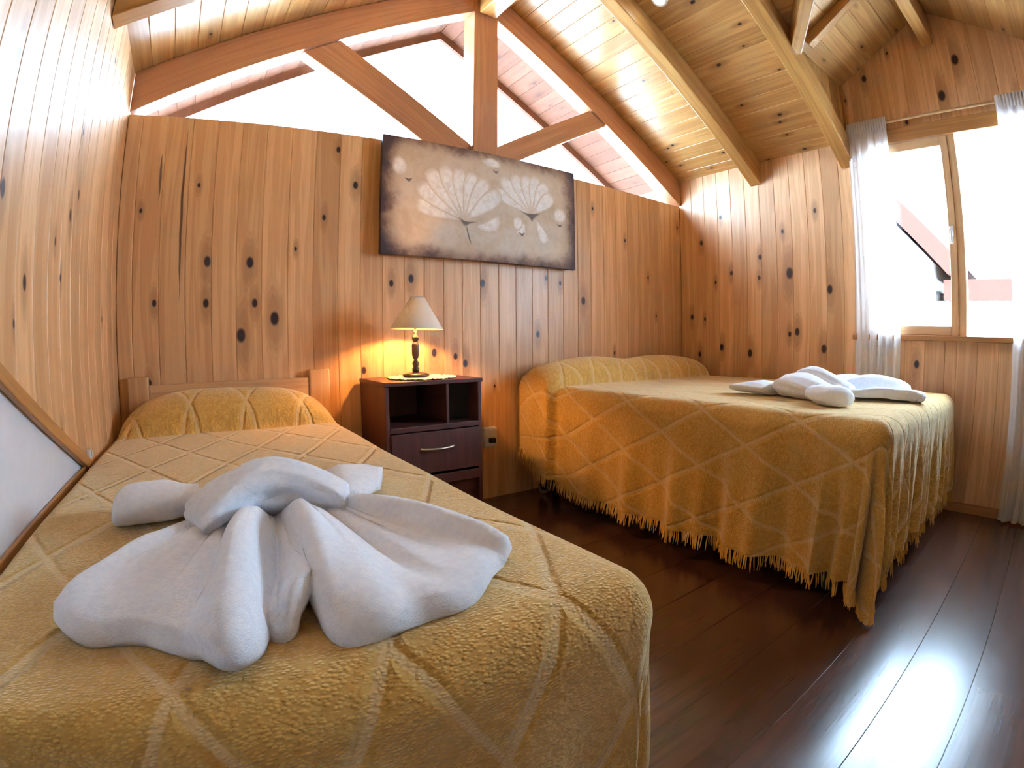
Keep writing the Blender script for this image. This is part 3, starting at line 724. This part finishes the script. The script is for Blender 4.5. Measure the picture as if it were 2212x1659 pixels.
blob('stem', [(0.730, 0.57), (0.736, 0.57), (0.728, 0.70), (0.722, 0.90), (0.714, 0.90), (0.72, 0.70)], 'petal_dim', 0.0026, 0.4)

# ------------------------------------------------------------------ nightstand, doily, lamp, socket
NX0, NX1, NY0, NY1, NZ = 0.716, 1.190, 2.035, 2.40, 0.731
ns = thing('nightstand', 'dark reddish wooden nightstand with open shelf and one drawer', 'nightstand', ((NX0 + NX1) / 2, (NY0 + NY1) / 2, 0))
ncx, ncy = (NX0 + NX1) / 2, (NY0 + NY1) / 2
def nb(name, lo, hi, mat='nightwood', bev=0.002, par=None):
    return box(name, (lo[0] - ncx, lo[1] - ncy, lo[2]), (hi[0] - ncx, hi[1] - ncy, hi[2]), M[mat], par or ns, bev, grain=(name != 'drawer'))
nb('side_panel', (NX0, NY0 + 0.004, 0.0), (NX0 + 0.018, NY1, NZ - 0.018))
nb('side_panel', (NX1 - 0.018, NY0 + 0.004, 0.0), (NX1, NY1, NZ - 0.018))
nb('top', (NX0 - 0.004, NY0 - 0.004, NZ - 0.018), (NX1 + 0.004, NY1, NZ))
nb('back_panel', (NX0 + 0.018, NY1 - 0.008, 0.06), (NX1 - 0.018, NY1, NZ - 0.018))
nb('divider', (1.010, NY0 + 0.01, 0.532), (1.024, NY1 - 0.008, NZ - 0.018))
nb('shelf', (NX0 + 0.018, NY0 + 0.002, 0.508), (NX1 - 0.018, NY1 - 0.008, 0.532))
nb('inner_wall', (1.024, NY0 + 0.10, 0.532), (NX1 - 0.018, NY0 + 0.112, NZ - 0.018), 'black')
dw_ = nb('drawer', (NX0 + 0.020, NY0 - 0.004, 0.315), (NX1 - 0.020, NY0 + 0.014, 0.503))
nb('drawer_box', (NX0 + 0.03, NY0 + 0.014, 0.325), (NX1 - 0.03, NY1 - 0.02, 0.48))
# bow handle
hv = []
cv = bpy.data.curves.new('handle', 'CURVE'); cv.dimensions = '3D'; cv.bevel_depth = 0.0055; cv.bevel_resolution = 3
spn = cv.splines.new('POLY'); hp = [(0.872 + (1.036 - 0.872) * t, NY0 - 0.004 - 0.024 * math.sin(math.pi * t) ** 0.5, 0.428 - 0.002 * math.sin(math.pi * t)) for t in [i / 16 for i in range(17)]]
spn.points.add(16)
for i, p in enumerate(hp): spn.points[i].co = (p[0] - ncx, p[1] - ncy, p[2], 1)
tmp = bpy.data.objects.new('t', cv); COL.objects.link(tmp)
dg = bpy.context.evaluated_depsgraph_get(); me = bpy.data.meshes.new_from_object(tmp.evaluated_get(dg)); bpy.data.objects.remove(tmp)
me.materials.clear(); me.materials.append(M['metal']); me.polygons.foreach_set('use_smooth', [True] * len(me.polygons))
ho = bpy.data.objects.new('handle', me); link(ho, dw_); tag(ho, 'curved silver metal drawer handle')
nb('lower_rail', (NX0 + 0.018, NY0 + 0.002, 0.255), (NX1 - 0.018, NY0 + 0.016, 0.300))
nb('plinth', (NX0 + 0.018, NY0 + 0.03, 0.0), (NX1 - 0.018, NY0 + 0.046, 0.255))
# doily
dl = thing('doily', 'round white crocheted doily under the table lamp', 'doily', (0.955, 2.19, NZ))
vs = [(0, 0, 0.003)]; fs = []; n = 96
for ring, (rr, zz) in enumerate(((0.05, 0.003), (0.10, 0.0035), (0.13, 0.004), (0.15, 0.003))):
    for k in range(n):
        a = 2 * math.pi * k / n; r = rr * (1 + (0.05 * abs(math.sin(8 * a)) if ring > 1 else 0))
        vs.append((r * math.cos(a), r * math.sin(a) * 0.95, zz + (0.003 * math.sin(11 * a) if ring > 1 else 0) + 0.002))
for k in range(n): fs.append((0, 1 + k, 1 + (k + 1) % n))
for g in range(3):
    for k in range(n): fs.append((1 + g * n + k, 1 + (g + 1) * n + k, 1 + (g + 1) * n + (k + 1) % n, 1 + g * n + (k + 1) % n))
o = mesh_obj('lace', vs, fs, M['doily'], dl, True); md = o.modifiers.new('t', 'SOLIDIFY'); md.thickness = 0.004; md.offset = 0
for k in range(32):
    a = 2 * math.pi * k / 32
    bm = bmesh.new(); bmesh.ops.create_uvsphere(bm, u_segments=8, v_segments=5, radius=0.009)
    if k == 0: sm = bm_obj('scallop', bm, M['doily'], dl, True)
    else:
        bm.free(); sm2 = sm.copy(); COL.objects.link(sm2); sm2.parent = dl
    (sm if k == 0 else sm2).location = (0.157 * math.cos(a), 0.149 * math.sin(a), 0.006)
    (sm if k == 0 else sm2).scale = (1, 1, 0.5)
# lamp
lm = thing('table_lamp', 'lit bedside lamp with cream conical shade and dark turned base', 'lamp', (0.925, 2.19, NZ + 0.012))
lathe('base', [(0.0, 0.0), (0.062, 0.0), (0.064, 0.006), (0.058, 0.012), (0.034, 0.016), (0.02, 0.02), (0.0, 0.02)], M['lampwood'], lm)
lathe('stem', [(0.0, 0.018), (0.016, 0.018), (0.017, 0.035), (0.011, 0.044), (0.015, 0.052), (0.016, 0.062), (0.009, 0.072), (0.008, 0.078), (0.014, 0.088), (0.0175, 0.105), (0.0175, 0.145), (0.013, 0.156), (0.008, 0.160), (0.013, 0.166), (0.0165, 0.176), (0.012, 0.188), (0.006, 0.193), (0.006, 0.23), (0.0, 0.23)], M['lampwood'], lm)
lathe('socket', [(0.0, 0.228), (0.012, 0.228), (0.012, 0.262), (0.0, 0.262)], M['lampwood'], lm, 16)
bm = bmesh.new(); bmesh.ops.create_uvsphere(bm, u_segments=16, v_segments=10, radius=0.019); bmesh.ops.translate(bm, verts=bm.verts, vec=(0, 0, 0.282)); bm_obj('bulb', bm, M['bulb'], lm, True)
sh = lathe('lamp_shade', [(0.126, 0.218), (0.034, 0.366), (0.0325, 0.366), (0.1245, 0.218), (0.126, 0.218)], M['shade'], lm, 40)
sh.rotation_euler = (0.0, 0.035, 0)
lathe('shade_ring', [(0.035, 0.362), (0.036, 0.366), (0.034, 0.369), (0.032, 0.366), (0.035, 0.362)], M['shade'], lm, 32).rotation_euler = (0, 0.035, 0)
# socket on the wall between nightstand and double bed
so = thing('power_outlet', 'white surface power outlet low on the wall beside the nightstand', 'outlet', (1.448, D, 0.366))
box('housing', (-0.042, -0.04, -0.055), (0.042, -0.001, 0.055), M['plastic'], so, 0.006)
box('plug', (-0.018, -0.07, -0.03), (0.018, -0.04, 0.0), M['black'], so, 0.006)
box('cover_plate', (-0.034, -0.044, -0.046), (0.034, -0.04, 0.046), M['plastic'], so, 0.002)

# ------------------------------------------------------------------ bedspreads
def prof(e, r):
    if e <= 0: return 0.0, 0.0
    q = r * math.pi / 2
    if e < q: return r * math.sin(e / r), r * (1 - math.cos(e / r))
    return r, r + e - q
def bedspread(name, label, x0, x1, yh, yf, zt, dL, dR, dF, r_, pil, fold, nu, nv, uoff, hem=None, grp=None, rl=None):
    half = (x1 - x0) / 2; cx = (x0 + x1) / 2; Lv = yh - yf; C = Vector((cx, (yh + yf) / 2, 0))
    rl = rl or r_
    us = [-(half - rl) - dL + (2 * half - rl - r_ + dL + dR) * i / nu for i in range(nu + 1)]
    vv = [(Lv - r_ + dF) * j / nv for j in range(nv + 1)]
    P = []; UV = []
    def pos(u, v):
        sg = -1 if u < 0 else 1
        r = rl + (r_ - rl) * sstep(-0.35, -0.05, u)
        eu = max(0, abs(u) - (half - r)); ev = max(0, v - (Lv - r_))
        rho = math.hypot(eu, ev)
        if hem: rho *= hem(sg, eu, ev, v)
        out, down = prof(rho, r)
        if rho > 1e-9: du, dv = eu / math.hypot(eu, ev), ev / math.hypot(eu, ev)
        else: du = dv = 0.0
        phi = math.atan2(ev, eu) if rho > 1e-9 else 0
        if ev <= 0: s = v
        elif eu <= 0: s = (Lv - r_) + 0.45 + (half - r - abs(u))
        else: s = (Lv - r_) + 0.45 * phi / (math.pi / 2)
        if rho > 0: out += fold(sg, s, down, phi if eu > 0 and ev > 0 else -1)
        x = cx + sg * (min(abs(u), half - r) + out * du); y = yh - min(v, Lv - r_) - out * dv
        z = zt - down
        side_in = 1.0
        pz, push = pil(x, y, u, eu)
        z += pz * (1 - sstep(0.0, 0.25, down)); x += sg * push * sstep(0.0, 0.09, eu)
        # gentle unevenness of the top
        z += 0.004 * math.sin(3.1 * x + 1.3) * math.sin(2.7 * y + 0.4) + 0.0025 * math.sin(9 * x + 4 * y) * math.sin(6.5 * y - 3 * x)
        return Vector((x, y, max(z, 0.014)))
    for v in vv:
        for u in us:
            P.append(pos(u, v) - C); UV.append((cx + u + uoff[0], yh - v + uoff[1]))
    fs = []; w = nu + 1
    for j in range(nv):
        for i in range(nu): k = j * w + i; fs.append((k, k + w, k + w + 1, k + 1))
    t = thing(name, label, 'bedspread', C, group=grp)
    o = mesh_obj('cover', P, fs, M['spread'], t, True, UV)
    md = o.modifiers.new('thickness', 'SOLIDIFY'); md.thickness = 0.006; md.offset = -1
    # fringe along the free hems
    rv = []; rf = []; ruv = []
    def strand(a, d, uvp):
        ln = random.uniform(0.035, 0.062); jx = Vector((random.uniform(-.008, .008), random.uniform(-.008, .008), 0))
        e = a + Vector((d.x * 0.006, d.y * 0.006, -ln)) + jx
        if e.z < 0.008: e.z = 0.008
        m_ = (a + e) / 2 + Vector((random.uniform(-.003, .003), random.uniform(-.003, .003), 0))
        b = len(rv)
        for p, rr in ((a + Vector((0, 0, 0.004)), 0.0028), (m_, 0.0034), (e, 0.0016)):
            for k in range(3):
                an = 2.094 * k; rv.append(p + Vector((rr * math.cos(an), rr * math.sin(an), 0))); ruv.append(uvp)
        for g in (0, 1):
            for k in range(3): rf.append((b + g * 3 + k, b + g * 3 + (k + 1) % 3, b + g * 3 + 3 + (k + 1) % 3, b + g * 3 + 3 + k))
        rf.append((b + 6, b + 7, b + 8))
    hemv = []
    if dL > 0.3: hemv += [(us[0], v) for v in [vv[-1] * i / 420 for i in range(421)]]
    if dF > 0.3: hemv += [(us[0] + (us[-1] - us[0]) * i / 420, vv[-1]) for i in range(421)]
    if dR > 0.3: hemv += [(us[-1], vv[-1] * i / 420) for i in range(421)]
    for u, v in hemv:
        if random.random() < 0.10: continue
        p = pos(u, v) - C; d = Vector((p.x, p.y, 0)).normalized()
        strand(p, d, (cx + u + uoff[0] + 0.05, yh - v + uoff[1]))
    if rv:
        fo = mesh_obj('fringe', rv, rf, M['spread'], t, False, ruv); tag(fo, 'tasselled fringe along the hem', kind='stuff')
    return t
# single bed cover
def pil1(x, y, u, eu):
    yc, dep = 2.235, 0.165
    xc = max(-1, min(1, (x - 0.072) / 0.44)); e = max(0.0, 1 - abs(xc) ** 3.2) ** 0.6
    if y < yc: f = max(0.0, 1 - ((yc - y) / dep) ** 2) ** 0.55
    else: f = 1 - 0.55 * ((y - yc) / 0.14) ** 2
    return 0.155 * e * f, 0.0
def fold1(sg, s, down, phi):
    a = sstep(0.05, 0.45, down)
    f = 0.014 * math.sin(s * 13 + sg) + 0.010 * math.sin(s * 27 + 2 * sg)
    if phi >= 0: f += 0.030 * math.sin(phi * 6.0 - 0.6) * math.sin(phi * 2) ** 0.5
    return a * f if sg > 0 or s > 1.6 else 0.0
ZS = 0.578
bs1 = bedspread('bedspread', 'mustard diamond-patterned cover on the single bed in the foreground', L + 0.012, 0.552, 2.372, 0.405, ZS, 0.12, 0.50, 0.52, 0.075, pil1, fold1, 150, 300, (0.08, -0.462), rl=0.03, grp='matching mustard bedspreads')
# double bed cover
ZD = 0.662
def pil2(x, y, u, eu):
    yc, dep = 2.225, 0.155
    xc = max(-1.2, min(1.2, (x - 2.38) / 0.80)); e = max(0.0, 1 - abs(xc) ** 4) ** 0.5
    hump = 1 - 0.12 * math.exp(-((x - 2.36) / 0.16) ** 2)
    if y < yc: f = max(0.0, 1 - ((yc - y) / dep) ** 2) ** 0.5
    else: f = 1 - 0.45 * ((y - yc) / 0.15) ** 2
    push = 0.0
    if x < 2 and y > 2.06: push = 0.055 * sstep(2.06, 2.085, y) * (1 - 0.5 * sstep(2.2, 2.37, y))
    return 0.148 * e * f * hump, push
def fold2(sg, s, down, phi):
    a = sstep(0.03, 0.5, down)
    if s < 1.75:
        k = sstep(0.25, 1.5, s)
        f = (0.005 + 0.032 * k) * math.sin(s * 23 + 1.6 * math.sin(2.3 * s)) + 0.016 * k * math.sin(s * 47)
    else:
        f = 0.020 * math.sin(s * 52) + 0.012 * math.sin(s * 83 + 1)
    if phi >= 0: f = f * 0.4 + 0.055 * math.sin(phi * 9.0 + 0.3) * math.sin(2 * phi) ** 0.6 + 0.02
    return a * f
def hem2(sg, eu, ev, v):
    if eu > 0 and ev > 0:
        ph = math.atan2(ev, eu); return 1 - 0.13 * math.sin(2 * ph) ** 3
    if ev <= 0: return 0.72 + 0.28 * sstep(0.0, 0.45, v)
    return 1.0
bs2 = bedspread('bedspread', 'orange mustard fringed cover on the double bed in the corner', 1.665, 3.095, 2.372, 0.425, ZD, 0.585, 0.10, 0.55, 0.07, pil2, fold2, 220, 320, (0.02, -0.12), hem2, grp='matching mustard bedspreads')

# ------------------------------------------------------------------ bed frames
sb = thing('single_bed', 'low pine single bed with post headboard along the left wall', 'bed', (0.077, 1.4, 0))
def bb_(par, ox, oy, name, lo, hi, mat, bev=0.004):
    return box(name, (lo[0] - ox, lo[1] - oy, lo[2]), (hi[0] - ox, hi[1] - oy, hi[2]), M[mat], par, bev)
S = lambda n, lo, hi, mat, bev=0.004: bb_(sb, 0.077, 1.4, n, lo, hi, mat, bev)
S('headboard_post', (0.462, 2.376, 0), (0.560, 2.416, 0.785), 'palewood', 0.006)
S('headboard_post', (-0.355, 2.376, 0), (-0.262, 2.416, 0.785), 'palewood', 0.006)
S('headboard_rail', (-0.262, 2.382, 0.62), (0.462, 2.410, 0.748), 'palewood')
S('headboard_rail', (-0.262, 2.382, 0.36), (0.462, 2.410, 0.50), 'palewood')
S('side_rail', (-0.33, 0.52, 0.20), (-0.305, 2.376, 0.32), 'palewood'); S('side_rail', (0.475, 0.52, 0.20), (0.50, 2.376, 0.32), 'palewood')
S('foot_rail', (-0.305, 0.52, 0.20), (0.475, 0.545, 0.32), 'palewood')
for lx in (-0.33, 0.44): S('leg', (lx, 0.52, 0), (lx + 0.06, 0.58, 0.20), 'palewood')
S('mattress', (-0.31, 0.51, 0.325), (0.47, 2.35, ZS - 0.03), 'mattress', 0.03)
db = thing('double_bed', 'double bed with black base set in the corner by the window', 'bed', (2.4, 1.4, 0))
S2 = lambda n, lo, hi, mat, bev=0.004: bb_(db, 2.4, 1.4, n, lo, hi, mat, bev)
S2('bed_base', (1.77, 0.53, 0.14), (3.0, 2.33, 0.36), 'black', 0.02)
S2('mattress', (1.76, 0.52, 0.365), (3.02, 2.34, ZD - 0.03), 'mattress', 0.05)
for lx in (1.82, 2.93):
    for ly in (0.62, 1.42, 2.26):
        lathe('leg', [(0, 0.0), (0.022, 0.0), (0.024, 0.03), (0.03, 0.142), (0, 0.142)], M['black'], db, 16, (lx - 2.4, ly - 1.4, 0))
wh = lathe('caster', [(0.012, -0.014), (0.028, -0.012), (0.032, 0), (0.028, 0.012), (0.012, 0.014), (0.012, -0.014)], M['metal'], db, 20)
wh.rotation_euler = (0, math.pi / 2, 0.3); wh.location = (1.60 - 2.4 + 0.16, 2.30 - 1.4, 0.034)
tag(wh, 'small metal caster wheel at the head end')
box('caster_arm', (1.742 - 2.4, 2.27 - 1.4, 0.03), (1.760 - 2.4, 2.33 - 1.4, 0.16), M['black'], db, 0.003)

# ------------------------------------------------------------------ knotted towels
def cr(tab, t):
    n = len(tab) - 1; f = min(max(t, 0), 1) * n; i = min(int(f), n - 1); f -= i
    g = lambda k: tab[min(max(k, 0), n)]
    a, b, c, d = g(i - 1), g(i), g(i + 1), g(i + 2)
    return [0.5 * (2 * b[j] + (c[j] - a[j]) * f + (2 * a[j] - 5 * b[j] + 4 * c[j] - d[j]) * f * f + (-a[j] + 3 * b[j] - 3 * c[j] + d[j]) * f ** 3) for j in range(len(b))]
KX, KY = 0.10, 0.92                                   # knot centre on the single bed
# hem x, y, lift | middle lift | knot x, y, lift      (lifts above the cover)
TW = [(-0.205, 0.648, 0.004, 0.004, -0.040, 0.905, 0.006),
      (-0.216, 0.630, 0.026, 0.030, -0.036, 0.900, 0.034),
      (-0.196, 0.600, 0.030, 0.026, -0.026, 0.895, 0.042),
      (-0.160, 0.582, 0.018, 0.022, -0.016, 0.892, 0.044),
      (-0.120, 0.566, 0.024, 0.020, -0.004, 0.890, 0.044),
      (-0.085, 0.552, 0.020, 0.012, 0.012, 0.890, 0.038),
      (-0.056, 0.532, 0.020, 0.004, 0.030, 0.890, 0.024),
      (-0.040, 0.496, 0.034, 0.026, 0.040, 0.890, 0.048),
      (-0.018, 0.462, 0.040, 0.072, 0.054, 0.890, 0.070),
      (0.006, 0.488, 0.034, 0.060, 0.070, 0.890, 0.060),
      (0.026, 0.532, 0.016, 0.012, 0.084, 0.895, 0.014),
      (0.050, 0.520, 0.016, 0.002, 0.094, 0.900, 0.004),
      (0.066, 0.548, 0.040, 0.004, 0.102, 0.900, 0.006),
      (0.092, 0.578, 0.050, 0.020, 0.110, 0.900, 0.030),
      (0.099, 0.535, 0.032, 0.050, 0.122, 0.895, 0.056),
      (0.106, 0.496, 0.016, 0.064, 0.136, 0.890, 0.066),
      (0.150, 0.486, 0.024, 0.044, 0.152, 0.890, 0.056),
      (0.190, 0.486, 0.016, 0.022, 0.166, 0.890, 0.040),
      (0.228, 0.492, 0.022, 0.006, 0.178, 0.895, 0.026),
      (0.268, 0.510, 0.016, 0.010, 0.192, 0.900, 0.032),
      (0.312, 0.536, 0.022, 0.008, 0.206, 0.905, 0.036),
      (0.350, 0.565, 0.018, 0.018, 0.220, 0.912, 0.044),
      (0.374, 0.592, 0.032, 0.038, 0.232, 0.920, 0.050),
      (0.376, 0.610, 0.004, 0.004, 0.240, 0.928, 0.008)]
def sheet(name, grid, mat, parent, th=0.012):
    nv, nu = len(grid), len(grid[0]); vs = [p for row in grid for p in row]; fs = []
    for j in range(nv - 1):
        for i in range(nu - 1): k = j * nu + i; fs.append((k, k + 1, k + nu + 1, k + nu))
    o = mesh_obj(name, vs, fs, mat, parent, True)
    md = o.modifiers.new('thickness', 'SOLIDIFY'); md.thickness = th; md.offset = -1.0
    return o
def tube(name, path, mat, parent, creases=0.0, seg=40, cap=True):
    """path: list of (x, y, z, across radius, up radius, dir angle of the across axis)"""
    vs = []; fs = []; n = len(path)
    for j, (x, y, z, ra, ru, an) in enumerate(path):
        for k in range(seg):
            a = 2 * math.pi * k / seg
            cc = 1 + creases * (0.6 * math.sin(5 * a + 1.1 * math.sin(j * 0.35)) + 0.4 * math.sin(9 * a - j * 0.12))
            dx = math.cos(a) * ra * cc; dz = math.sin(a) * ru * cc
            vs.append((x + dx * math.cos(an), y + dx * math.sin(an), max(z + dz, 0.001)))
    for j in range(n - 1):
        for k in range(seg): fs.append((j * seg + k, j * seg + (k + 1) % seg, (j + 1) * seg + (k + 1) % seg, (j + 1) * seg + k))
    if cap: fs += [tuple(range(seg))[::-1], tuple(range((n - 1) * seg, n * seg))]
    o = mesh_obj(name, vs, fs, mat, parent, True); return o
def towel(label, loc, rz, sc):
    t = thing('knotted_towel', label, 'towel', loc, rz, 'towels knotted on the beds'); t.scale = sc
    NA, NT_ = 150, 34; grid = []
    for j in range(NT_ + 1):
        f = j / NT_; row = []
        for i in range(NA + 1):
            hx, hy, hz, mz, kx, ky, kz = cr(TW, i / NA); kz *= 0.35
            x = kx + (hx - kx) * f; y = ky + (hy - ky) * f
            z = kz * (1 - f) * (1 - 2 * f) + mz * 4 * f * (1 - f) + hz * f * (2 * f - 1)
            edge = sstep(0.88, 1.0, f)
            a_ = i / NA
            rip = abs(math.sin(a_ * 31.0 + 0.6)) ** 4 * 0.007 + abs(math.sin(a_ * 57.0 + 1.9)) ** 6 * 0.005
            z += rip * math.sin(math.pi * min(1, 0.15 + f * 0.85)) * (0.35 + 0.65 * (1 - edge))
            z = z - 0.006 * edge * edge + 0.0012 * math.sin(60 * x + 20 * y)
            y += 0.007 * math.sin(a_ * 44) * sstep(0.6, 1.0, f)
            row.append((x - KX, y - KY, max(z, 0.005) + 0.006))
        grid.append(row)
    # hem rolls under
    last = grid[-1]
    grid.append([(x * 1.006, y - 0.004, max(z - 0.010, 0.005)) for x, y, z in last])
    grid.append([(x * 1.004, y + 0.004, max(z - 0.020, 0.003)) for x, y, z in last])
    sheet('skirt', grid, M['towel'], t, 0.010)
    band = []
    for k in range(29):
        f = k / 28; x = -0.055 + 0.300 * f
        e = math.sin(math.pi * min(1, max(0, 0.06 + 0.88 * f))) ** 0.45
        band.append((x - KX, 0.940 + 0.045 * math.sin(math.pi * f) - 0.010 * f - KY, 0.024 + 0.024 * math.sin(math.pi * f), 0.092 * e + 0.008 * f, 0.046 * e + 0.004, math.pi / 2 + 0.45 * (0.5 - f)))
    tube('knot_band', band, M['towel'], t, 0.07)
    band2 = []
    for k in range(25):
        f = k / 24; x = -0.045 + 0.275 * f
        band2.append((x - KX, 0.850 + 0.050 * math.sin(math.pi * f) + 0.045 * f - KY, 0.040 + 0.042 * math.sin(math.pi * f), 0.048, 0.040 * (0.45 + 0.55 * math.sin(math.pi * (0.08 + 0.84 * f))), math.pi / 2 + 0.7 * (0.5 - f)))
    tube('knot_fold', band2, M['towel'], t, 0.085)
    sl = []
    for k in range(17):
        f = k / 16; x = -0.035 - 0.175 * f
        e = (1 - max(0, (f - 0.72) / 0.28) ** 2.6) ** 0.5 if f < 1 else 0.12
        neck = 0.72 + 0.28 * sstep(0.08, 0.4, f)
        sl.append((x - KX, 1.025 + 0.012 * math.sin(3 * f) - KY, 0.034 * max(e, 0.3), 0.068 * neck * max(e, 0.12), 0.037 * neck * max(e, 0.12), math.pi / 2 + 0.15 - 0.2 * f))
    tube('sleeve', sl, M['towel'], t, 0.03)
    sl = []
    for k in range(17):
        f = k / 16; x = 0.19 + 0.165 * f
        neck = 0.65 + 0.35 * sstep(0.05, 0.5, f); e = 1 - 0.35 * sstep(0.75, 1.0, f)
        sl.append((x - KX, 1.025 + 0.035 * f - KY, 0.036 * neck * (1 - 0.5 * f) + 0.001, 0.108 * neck * e, 0.036 * neck * (1 - 0.5 * f), math.pi / 2 + 0.1 - 0.5 * f))
    tube('sleeve', sl, M['towel'], t, 0.05)
    return t
towel('white towel knotted like a dress on the single bed', (KX, KY, ZS + 0.003), 0, (1, 1, 1))
towel('white towel knotted on the double bed near its foot', (2.20, 0.93, ZD + 0.004), math.radians(64), (1.12, 1.12, 1.08))

# ------------------------------------------------------------------ outside
gr = box('ground', (-60, -60, -2.75), (60, 60, -2.7), M['ground'], bev=0); tag(gr, kind='structure')
hs = thing('neighbour_house', 'pale house with brown gable roof seen through the right window', 'house', (12.0, 4.55, -2.7))
prism('wall', [(-2.4, -2.8, 0), (-2.4, 2.8, 0), (-2.4, 2.8, 5.0), (-2.4, 0, 8.1), (-2.4, -2.8, 5.0)], (5, 0, 0), M['housewall'], hs)
for sg in (-1, 1):
    prism('roof', [(-2.75, sg * 3.1, 4.75), (-2.75, 0, 8.2), (-2.75, 0, 8.65), (-2.75, sg * 3.35, 4.9)], (5.6, 0, 0), M['houseroof'], hs)
for yy in (-1.9, 1.0):
    wv_ = box('window', (-2.44, yy, 3.2), (-2.38, yy + 0.9, 4.3), M['houseroof'], hs, 0.01)
    box('pane', (-2.45, yy + 0.06, 3.26), (-2.445, yy + 0.84, 4.24), M['glass'], wv_, 0)
box('annex', (-2.4, -4.4, 0), (0.5, -2.82, 4.35), M['housewall'], hs, 0.01)
box('annex_roof', (-2.6, -4.6, 4.35), (0.7, -3.0, 4.68), M['houseroof'], hs, 0.01)
